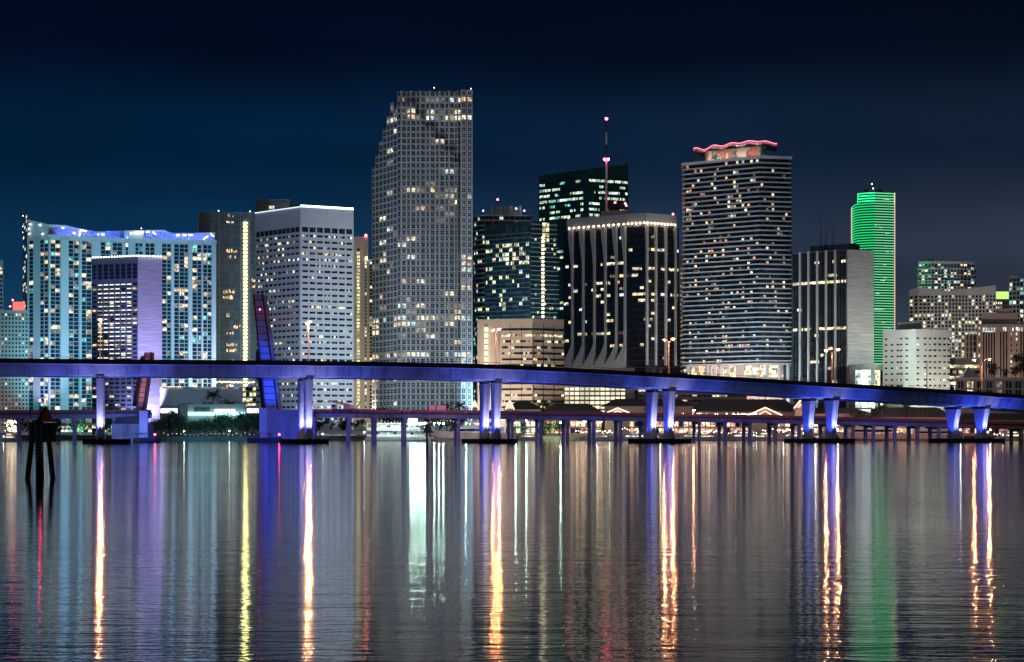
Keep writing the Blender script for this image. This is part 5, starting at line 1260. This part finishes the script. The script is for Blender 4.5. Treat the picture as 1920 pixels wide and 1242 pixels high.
# ------------------------------------------------------------------ vegetation
def treemesh(seed, h, r, nl=900, trunk=.4):
    rr = random.Random(seed); lf = MB(); tk = MB(); th = h*.35
    tk.tube((0, 0, 0), (0, 0, th), .32, .22, 'bark', 8); cl = []
    for k in range(11):
        a = rr.uniform(0, 6.28); d = r*rr.uniform(.1, .72); z_ = rr.uniform(th*.9, h*.85); cl.append((d*math.cos(a), d*math.sin(a), z_, r*rr.uniform(.28, .48)))
        tk.tube((0, 0, th*.8), (cl[-1][0]*.8, cl[-1][1]*.8, z_-.2), .12, .05, 'bark', 5)
    for i in range(nl):
        c = cl[i % len(cl)]; v = Vector((rr.gauss(0, 1), rr.gauss(0, 1), rr.gauss(0, .75))).normalized()*c[3]*rr.uniform(.55, 1.08)
        p = Vector(c[:3])+v; s_ = rr.uniform(.22, .5); a = Vector((rr.gauss(0, 1), rr.gauss(0, 1), rr.gauss(0, 1))).normalized(); e = a.orthogonal().normalized()*s_; g = a.cross(e).normalized()*s_*.6
        lf.face([p-e, p+g, p+e, p-g], 'leaves')
    return tk, lf
def mktree(seed, h, r, label, name='tree', nl=900):
    t = thing(name, (0, 0, 0), label, 'tree', 'broadleaf trees along the far shore', world=False); tk, lf = treemesh(seed, h, r, nl); part(tk, 'trunk', t); part(lf, 'crown', t); return t
def mkpalm(seed, h, label):
    rr = random.Random(seed); t = thing('palm_tree', (0, 0, 0), label, 'palm tree', 'palm trees along the far shore', world=False); tk = MB(); lf = MB(); pr = Vector((0, 0, 0)); bx = rr.uniform(-.6, .6)
    for k in range(1, 7):
        q = Vector((bx*(k/6)**2, 0, h*k/6)); tk.tube(pr, q, .24-.015*k, .22-.015*k, 'bark', 7); pr = q
    for k in range(22):
        a = k*2.4+rr.uniform(-.2, .2); el = rr.uniform(-.3, 1.1); L_ = rr.uniform(2.2, 3.0); p = pr.copy(); d = Vector((math.cos(a)*math.cos(el), math.sin(a)*math.cos(el), math.sin(el)))
        for j in range(6):
            d2 = (d+Vector((0, 0, -.26*j*.6))).normalized(); q = p+d2*L_/6; sd = d2.cross(Vector((0, 0, 1))).normalized()
            for s_ in (-1, 1):
                w_ = (.65-.07*j); lf.face([p, p+d2*.12, q+sd*s_*w_-Vector((0, 0, .25)), p+sd*s_*w_*.8-Vector((0, 0, .3))], 'leaves_palm')
            p = q
    part(tk, 'trunk', t); part(lf, 'crown', t); return t
T1 = mktree(1, 11, 5.5, 'broad dark tree below the lit kiosk panels'); T2 = mktree(2, 8, 5.0, 'low dark tree under the cyan light band'); T3 = mktree(3, 13, 7, 'large round tree above the small crane truck')
T1.location = (PX(318, 915), 915, 2); T2.location = (PX(372, 912), 912, 2); T3.location = (PX(850, 925), 925, 2)
lst = [(T2, 335, 912, 1.15, 'low tree beside the palm at the left shore'), (T2, 395, 910, .95, 'dark tree left of the middle of the cyan band'), (T1, 415, 914, .8, 'dark tree under the lit sign'), (T2, 435, 910, 1.15, 'dark tree right of the lit sign'),
       (T1, 456, 914, .85, 'dark tree under the right end of the cyan band'), (T2, 474, 910, 1.2, 'dark tree left of the blue abutment platform'), (T1, 487, 916, .8, 'dark tree touching the blue abutment'), (T2, 352, 908, .8, 'small bush-like tree by the rounded gallery wall'),
       (T2, 302, 908, .9, 'low tree at the foot of the violet-lit wall'), (T3, 318, 985, .95, 'round tree rising above the lit kiosk at left'), (T2, 600, 925, 1.1, 'dark tree behind the tents, nearest the blue abutment'), (T1, 622, 930, .8, 'dark tree behind the second tent'), (T2, 645, 928, 1.2, 'dark tree behind the third tent'),
       (T1, 672, 930, .8, 'dark tree behind the fourth tent'), (T1, 720, 940, 1.35, 'dark tree in front of the tallest tower, left'), (T3, 745, 945, .95, 'dark tree in front of the tallest tower, middle'), (T3, 800, 935, .95, 'dark tree left of the large round tree'), (T3, 825, 928, .9, 'dark tree behind the site trailer'),
       (T3, 872, 930, .9, 'dark tree left of the tiny neon gable'), (T1, 975, 990, 1.5, 'dark tree over the short pink-lit market roof'), (T1, 1040, 975, 1.5, 'dark tree in front of the bright car park, left'), (T1, 1075, 975, 1.25, 'dark tree in front of the bright car park, middle'), (T1, 1105, 975, 1.2, 'dark tree in front of the bright car park, right'),
       (T1, 1165, 980, 1.35, 'dark tree above the tall grey market roof'), (T3, 1610, 945, 1., 'dark tree right of the fourth pier'), (T3, 1640, 950, 1.1, 'dark tree above the sail-like awnings'), (T3, 1690, 955, .9, 'dark tree left of the bare masts'), (T3, 1745, 960, 1., 'dark tree right of the bare masts'), (T3, 1905, 962, .95, 'dark tree at the right edge below the bridge'),
       (T1, 112, 925, .9, 'dark tree behind the left low bridge span'), (T2, 60, 925, 1.2, 'dark tree behind the channel marker'), (T2, 150, 930, 1.1, 'dark tree left of the first high pier'), (T1, 200, 935, .9, 'dark tree right of the first high pier'), (T3, 425, 1010, 1.2, 'round tree on the windowless hall roofline')]
for T, u, y, s_, l in lst: copytree(T, (PX(u, y), y, 2), R.uniform(0, 6), s_*(1.25 if 290 < u < 490 else 1), l)
# trees on the right-hand terrace roof
tr = bpy.data.objects
for u, s_, l in ((1863, .62, 'round tree on the terrace above the long grey hall'), (1886, .4, 'small tree on the terrace above the long grey hall'), (1904, .5, 'small lit tree at the right end of the grey hall terrace')): copytree(T1, (PX(u, 965), 965, PZ(709, 960)-.2), 1, s_*1.2, l)
copytree(T1, (PX(1920, 962), 962, PZ(709, 960)-.2), 2, 1.2, 'dark tree cut by the right frame edge above the grey hall')
P1 = mkpalm(5, 11, 'palm tree rising in front of the lit kiosk panels'); P1.location = (PX(323, 906), 906, 2)
for u, y, h_, l in ((399, 1000, 1.95, 'tall palm silhouetted on the blue-grey hall'), (388, 990, 1.45, 'shorter palm left of the tall silhouetted palm'), (430, 995, 1.5, 'palm right of the tall silhouetted palm'), (349, 990, 1.4, 'palm over the rounded gallery wall'), (775, 935, 1., 'palm above the pickup truck'),
                  (730, 930, .95, 'palm left of the pickup truck'), (838, 922, 1.3, 'palm before the large round tree'), (862, 924, 1.35, 'palm right of the large round tree'), (1022, 925, 1.35, 'palm in front of the left grey market hall'), (1500, 960, 1.6, 'palm above the small pink-lined gable'), (1655, 930, 1.25, 'palm among the sail-like awnings'), (1700, 935, 1.3, 'palm left of the bare masts'), (1540, 955, 1.3, 'palm behind the fourth pier')):
    copytree(P1, (PX(u, y), y, 2), R.uniform(0, 6), h_, l)
# fairy-lit tree at far left
ft = mktree(9, 7, 3.2, 'small tree wrapped in warm fairy lights at far left', 'lit_tree', 300); ft.location = (PX(22, 905), 905, 2.)
mb = MB(); rr = random.Random(4)
for k in range(110):
    a = rr.uniform(0, 6.28); d = rr.uniform(0, 3.3); mb.ball((d*math.cos(a), d*math.sin(a), rr.uniform(2, 7.4)), .11, 'e_warmdot', 5, 3)
tag(part(mb, 'fairy_lights', ft), kind='stuff'); del ft['group']
lt_ = mktree(10, 7.5, 4.0, 'leafy tree lit green by the dock lamps, right of the mid-frame pier', 'lit_tree', 700); lt_.location = (PX(1030, 905), 905, 1.6)
copytree(lt_, (PX(1048, 908), 908, 1.6), 2, 1.0, 'second leafy tree lit green by the dock lamps'); copytree(lt_, (PX(855, 903), 903, 1.6), 1, .85, 'leafy tree lit green above the big rose yacht')
for u in (1022, 1040, 1056): spot((PX(u, 893), 893, 6.5), (PX(u, 905), 905, 5), (.75, 1., .55), 5000, 130)
spot((PX(855, 893), 890, 6.5), (PX(855, 905), 905, 5), (.8, 1., .6), 4000, 130)

# ------------------------------------------------------------------ channel markers
Yb = 128.
t = thing('channel_marker', (PX(73, Yb), Yb, 0), 'large dark channel marker on three piles with a red triangle and red lantern, left foreground', 'channel marker')
def BX(u, v, y=Yb): return (PX(u, y), y, PZ(v, y))
for (a, c, r_) in (((63, 800), (50.5, 905), .17), ((89, 800), (99.5, 903), .17)):
    pa = Vector(BX(*a)); pc = Vector(BX(c[0], c[1])); part(MB().tube(pa, pa.lerp(pc, .55), r_*.95, r_, 'tarred_pile', 12).tube(pa.lerp(pc, .55), pc+(pc-pa)*.2, r_, r_*1.05, 'tarred_pile', 12), 'pile', t)
part(MB().tube(BX(73.5, 790), (PX(73.5, Yb), Yb, -1.5), .21, .24, 'tarred_pile', 12), 'pile', t)
part(MB().tube((PX(76, Yb+1), Yb+1.4, -1.2), BX(73, 796, Yb+.6), .2, .18, 'tarred_pile', 12), 'pile', t)
part(MB().box(PX(62, Yb), PX(91, Yb), Yb-.42, Yb+.7, PZ(829.5, Yb), PZ(793.5, Yb), 'timber_dark'), 'platform_box', t)
for u0, u1 in ((51.5, 61.8), (90.2, 103.8)):
    part(MB().loft([[(PX(u0, Yb), Yb+(.25 if u0 < 60 else -.5), PZ(829, Yb)), (PX(u1, Yb), Yb-.45 if u0 < 60 else Yb+.1, PZ(829, Yb)), (PX(u1, Yb), Yb-.40 if u0 < 60 else Yb+.15, PZ(829, Yb)), (PX(u0, Yb), Yb+.30 if u0 < 60 else Yb-.45, PZ(829, Yb))],
                    [(PX(u0, Yb), Yb+(.25 if u0 < 60 else -.5), PZ(793, Yb)), (PX(u1, Yb), Yb-.45 if u0 < 60 else Yb+.1, PZ(793, Yb)), (PX(u1, Yb), Yb-.40 if u0 < 60 else Yb+.15, PZ(793, Yb)), (PX(u0, Yb), Yb+.30 if u0 < 60 else Yb-.45, PZ(793, Yb))]], 'board_brown'), 'board', t)
def tri(u0, ua, u1, v0, va, y0, y1, k, nm):
    a, c, d = (PX(u0, Yb), y0, PZ(v0, Yb)), (PX(u1, Yb), y1, PZ(v0, Yb)), (PX(ua, Yb), (y0+y1)/2, PZ(va, Yb)); o = Vector((0, .06, 0))
    mb = MB().face([a, c, d], k); mb.face([Vector(d)+o, Vector(c)+o, Vector(a)+o], k)
    for p, q in ((a, c), (c, d), (d, a)): mb.face([p, Vector(p)+o, Vector(q)+o, q], k)
    o2 = part(mb, nm, t); return o2
tag(tri(79.5, 90.2, 102, 791.5, 763, Yb-.55, Yb-.2, 'board_red', 'day_board'), 'red triangular board'); tag(tri(68, 83.5, 92, 790.5, 760.5, Yb-.1, Yb+.4, 'timber_dark', 'day_board'), 'dark triangular board seen from behind')
part(MB().tube(BX(75, 792), BX(75, 756), .045, .045, 'tarred_pile').box(PX(70.5, Yb), PX(79.5, Yb), Yb-.12, Yb+.12, PZ(756.5, Yb), PZ(755, Yb), 'tarred_pile'), 'lantern_post', t)
part(MB().ball(BX(75, 751.5), .065, 'e_redhot', 10, 6, 1.3), 'lantern', t)
part(MB().tube(BX(57, 763), BX(57, 787.5), .03, .03, 'tarred_pile').tube(BX(57, 787.5), BX(72, 788.5), .03, .03, 'tarred_pile'), 'bracket', t)
mb = MB(); yl = Yb-.5
for u in (66.5, 77.5): mb.tube((PX(u, yl), yl, PZ(795, yl)), (PX(u, yl), yl, PZ(858, yl)), .022, .022, 'metal_mid', 6)
for k in range(10): mb.tube((PX(66.5, yl), yl, PZ(798+6.3*k, yl)), (PX(77.5, yl), yl, PZ(798+6.3*k, yl)), .016, .016, 'metal_mid', 6)
part(mb, 'ladder', t)
Ys = 300.
t = thing('channel_marker', (PX(803, Ys), Ys, 0), 'small distant channel marker with two triangle boards before the excursion boat', 'channel marker')
part(MB().tube((PX(800.5, Ys), Ys, -1), (PX(800.5, Ys), Ys, PZ(800, Ys)), .16, .14, 'tarred_pile', 10), 'pile', t)
for a, m_, c, dy in ((792.5, 798.5, 804.5, 0), (799, 806, 812, .5)):
    mb = MB(); p = [(PX(a, Ys), Ys-.2+dy, PZ(812, Ys)), (PX(c, Ys), Ys-.1-dy*.3, PZ(812, Ys)), (PX(m_, Ys), Ys-.15, PZ(797, Ys))]; mb.loft([p, [(x, y+.06, z_) for x, y, z_ in p]], 'leaf_rose'); part(mb, 'day_board', t)
part(MB().tube((PX(806, Ys), Ys+.3, PZ(812, Ys)), (PX(809, Ys), Ys+.3, PZ(826, Ys)), .06, .06, 'tarred_pile').tube((PX(806, Ys), Ys+.3, PZ(812, Ys)), (PX(803, Ys), Ys+.3, PZ(826, Ys)), .05, .05, 'tarred_pile'), 'brace', t)
# navigation signal on the left fender
x, y = PX(175, 584), 584
t = thing('navigation_signal', (x, y, 1.35), 'small dark signal post with boxes on the leftmost fender', 'signal')
part(MB().tube((x, y, 1.3), (x, y, PZ(800, y)), .1, .08), 'post', t); part(MB().box(x-.4, x+.9, y-.2, y+.2, PZ(809, y), PZ(804, y), 'metal_dark').box(x-.4, x+.7, y-.2, y+.2, PZ(815, y), PZ(811, y), 'metal_dark'), 'signal_box', t)

# ------------------------------------------------------------------ unseen spots, mostly added to brighten facades, trees and boats
def unseen_spot(u, Y, z_, ut, Yt, zt_, col, P_, deg=100): spot((PX(u, Y), Y, z_), (PX(ut, Yt), Yt, zt_), col, max(P_, 100001) if P_ > 70000 else P_*.4, deg, .9, 2.)
unseen_spot(67, 1225, 4, 68, 1262, 60, (.55, .5, 1.), 420000, 60)
unseen_spot(400, 1255, 6, 400, 1290, 70, (.45, .5, 1.), 300000, 50)
unseen_spot(10, 1100, 8, 12, 1180, 45, (1., .82, .72), 300000, 90)
unseen_spot(130, 1130, 14, 140, 1262, 90, (.12, .64, .80), 2100000, 80)
unseen_spot(320, 1130, 14, 340, 1282, 80, (.22, .50, 1.), 1300000, 80)
unseen_spot(520, 1060, 8, 515, 1165, 60, (.30, .48, 1.), 440000, 100)
unseen_spot(620, 1060, 8, 620, 1160, 50, (1., .95, .78), 230000, 100)
unseen_spot(672, 1220, 6, 670, 1300, 60, (1., .85, .65), 420000, 90)
unseen_spot(730, 1045, 8, 735, 1210, 85, (.60, .82, 1.), 1000000, 85)
unseen_spot(830, 1040, 8, 825, 1200, 85, (.62, .84, .96), 900000, 85)
unseen_spot(935, 1180, 8, 940, 1265, 60, (.32, .68, .9), 1300000, 100)
unseen_spot(1060, 1030, 8, 1110, 1098, 40, (.75, .8, 1.), 140000, 110)
unseen_spot(1240, 1020, 8, 1240, 1085, 50, (1., .85, .7), 110000, 110)
unseen_spot(430, 1250, 8, 430, 1350, 70, (.7, .95, 1.), 700000, 100)
unseen_spot(1350, 995, 31, 1350, 1065, 80, (.5, .75, 1.), 330000, 120)
unseen_spot(1455, 995, 8, 1455, 1052, 60, (.7, .92, 1.), 260000, 110)
unseen_spot(1760, 1400, 10, 1780, 1500, 60, (1., .84, .74), 800000, 100)
unseen_spot(1095, 1400, 10, 1095, 1510, 120, (.4, .95, .9), 420000, 100)
unseen_spot(1775, 1650, 10, 1775, 1748, 130, (1., .85, .88), 1300000, 80)
unseen_spot(940, 1310, 10, 935, 1380, 150, (.5, .8, 1.), 600000, 80)
unseen_spot(380, 960, 5, 380, 1020, 22, (.25, .5, 1.), 60000, 120)
unseen_spot(150, 925, 5, 160, 956, 6, (.35, 1., .75), 30000, 140)
unseen_spot(360, 885, 9, 360, 915, 9, (.12, .50, .75), 30000, 120)
unseen_spot(440, 885, 9, 440, 915, 9, (.12, .50, .75), 30000, 120)
unseen_spot(1330, 905, 12, 1330, 935, 14, (1., .55, .42), 20000, 150)
unseen_spot(1560, 905, 12, 1560, 948, 12, (1., .50, .38), 50000, 150)
unseen_spot(1700, 905, 12, 1700, 945, 12, (1., .50, .38), 50000, 150)
unseen_spot(1090, 905, 12, 1090, 935, 12, (1., .55, .42), 20000, 150)
unseen_spot(890, 800, 9, 885, 828, 3, (1., .72, .66), 16000, 140)
unseen_spot(1618, 815, 9, 1618, 848, 3, (1., .55, .45), 20000, 140)
unseen_spot(1740, 815, 9, 1740, 848, 3, (1., .55, .45), 16000, 140)

# ------------------------------------------------------------------ world: night sky
w = bpy.data.worlds.new('World'); sc.world = w; w.use_nodes = True; nt = w.node_tree; N = nt.nodes; L = nt.links
bg = N['Background']; tc = N.new('ShaderNodeTexCoord'); sp = N.new('ShaderNodeSeparateXYZ'); L.new(tc.outputs['Generated'], sp.inputs[0])
def ramp(stops):
    r_ = N.new('ShaderNodeValToRGB'); e = r_.color_ramp.elements; e[0].position = stops[0][0]; e[0].color = (*stops[0][1], 1); e[1].position = stops[-1][0]; e[1].color = (*stops[-1][1], 1)
    for p, c in stops[1:-1]: x = e.new(p); x.color = (*c, 1)
    r_.color_ramp.interpolation = 'EASE'; L.new(mz.outputs[0], r_.inputs[0]); return r_
mz = N.new('ShaderNodeMapRange'); mz.inputs[1].default_value = 0; mz.inputs[2].default_value = .25; L.new(sp.outputs['Z'], mz.inputs[0])
ra = ramp([(0, (.016, .085, .150)), (.14, (.008, .058, .118)), (.38, (.003, .031, .083)), (.58, (.0010, .014, .045)), (.80, (.0005, .0035, .014)), (1., (.0003, .0013, .0048))])
rb = ramp([(0, (.050, .060, .078)), (.35, (.026, .037, .060)), (.58, (.006, .015, .034)), (.80, (.0010, .0042, .012)), (1., (.0004, .0013, .0048))])
mxr = N.new('ShaderNodeMapRange'); mxr.inputs[1].default_value = -.12; mxr.inputs[2].default_value = .22; L.new(sp.outputs['X'], mxr.inputs[0])
mx_ = N.new('ShaderNodeMix'); mx_.data_type = 'RGBA'; L.new(mxr.outputs[0], mx_.inputs[0]); L.new(ra.outputs[0], mx_.inputs[6]); L.new(rb.outputs[0], mx_.inputs[7]); hz_ = N.new('ShaderNodeTexNoise'); hz_.inputs['Scale'].default_value = 5; hz_.inputs['Detail'].default_value = 4; mpw = N.new('ShaderNodeMapping'); mpw.inputs['Scale'].default_value = (1, 1, 4)
L.new(tc.outputs['Generated'], mpw.inputs[0]); L.new(mpw.outputs[0], hz_.inputs[0]); hr = N.new('ShaderNodeMapRange'); hr.inputs[1].default_value = .3; hr.inputs[2].default_value = .7; hr.inputs[3].default_value = .80; hr.inputs[4].default_value = 1.22; L.new(hz_.outputs[0], hr.inputs[0])
vs = N.new('ShaderNodeVectorMath'); vs.operation = 'SCALE'; L.new(mx_.outputs[2], vs.inputs[0]); L.new(hr.outputs[0], vs.inputs['Scale']); L.new(vs.outputs[0], bg.inputs[0]); bg.inputs[1].default_value = 1.

# weak bluish sun, added to give the facades some shading
sl = bpy.data.lights.new('fill_sun', 'SUN'); sl.energy = .13; sl.angle = math.radians(12); sl.color = (.78, .88, 1.)
so = bpy.data.objects.new('fill_sun', sl); C.objects.link(so); so.rotation_euler = Vector((.30, .80, -.42)).to_track_quat('-Z', 'Y').to_euler()

# ------------------------------------------------------------------ camera
cd = bpy.data.cameras.new('camera'); cam = bpy.data.objects.new('camera', cd); C.objects.link(cam); sc.camera = cam
cam.location = (0, 0, CZ); cam.rotation_euler = (math.pi/2, 0, 0); cd.sensor_width = 36; cd.lens = 36*F/1920; cd.shift_y = (H0-621)/1920; cd.clip_start = .5; cd.clip_end = 20000
sc.view_settings.view_transform = 'Standard'; sc.view_settings.look = 'None'; sc.view_settings.exposure = 0; sc.view_settings.gamma = 1
cy = sc.cycles; cy.max_bounces = 4; cy.diffuse_bounces = 1; cy.glossy_bounces = 3; cy.transmission_bounces = 1; cy.use_light_tree = True
cy.sample_clamp_direct = 0; cy.sample_clamp_indirect = 12; cy.blur_glossy = .0; cy.caustics_reflective = True; cy.use_denoising = True
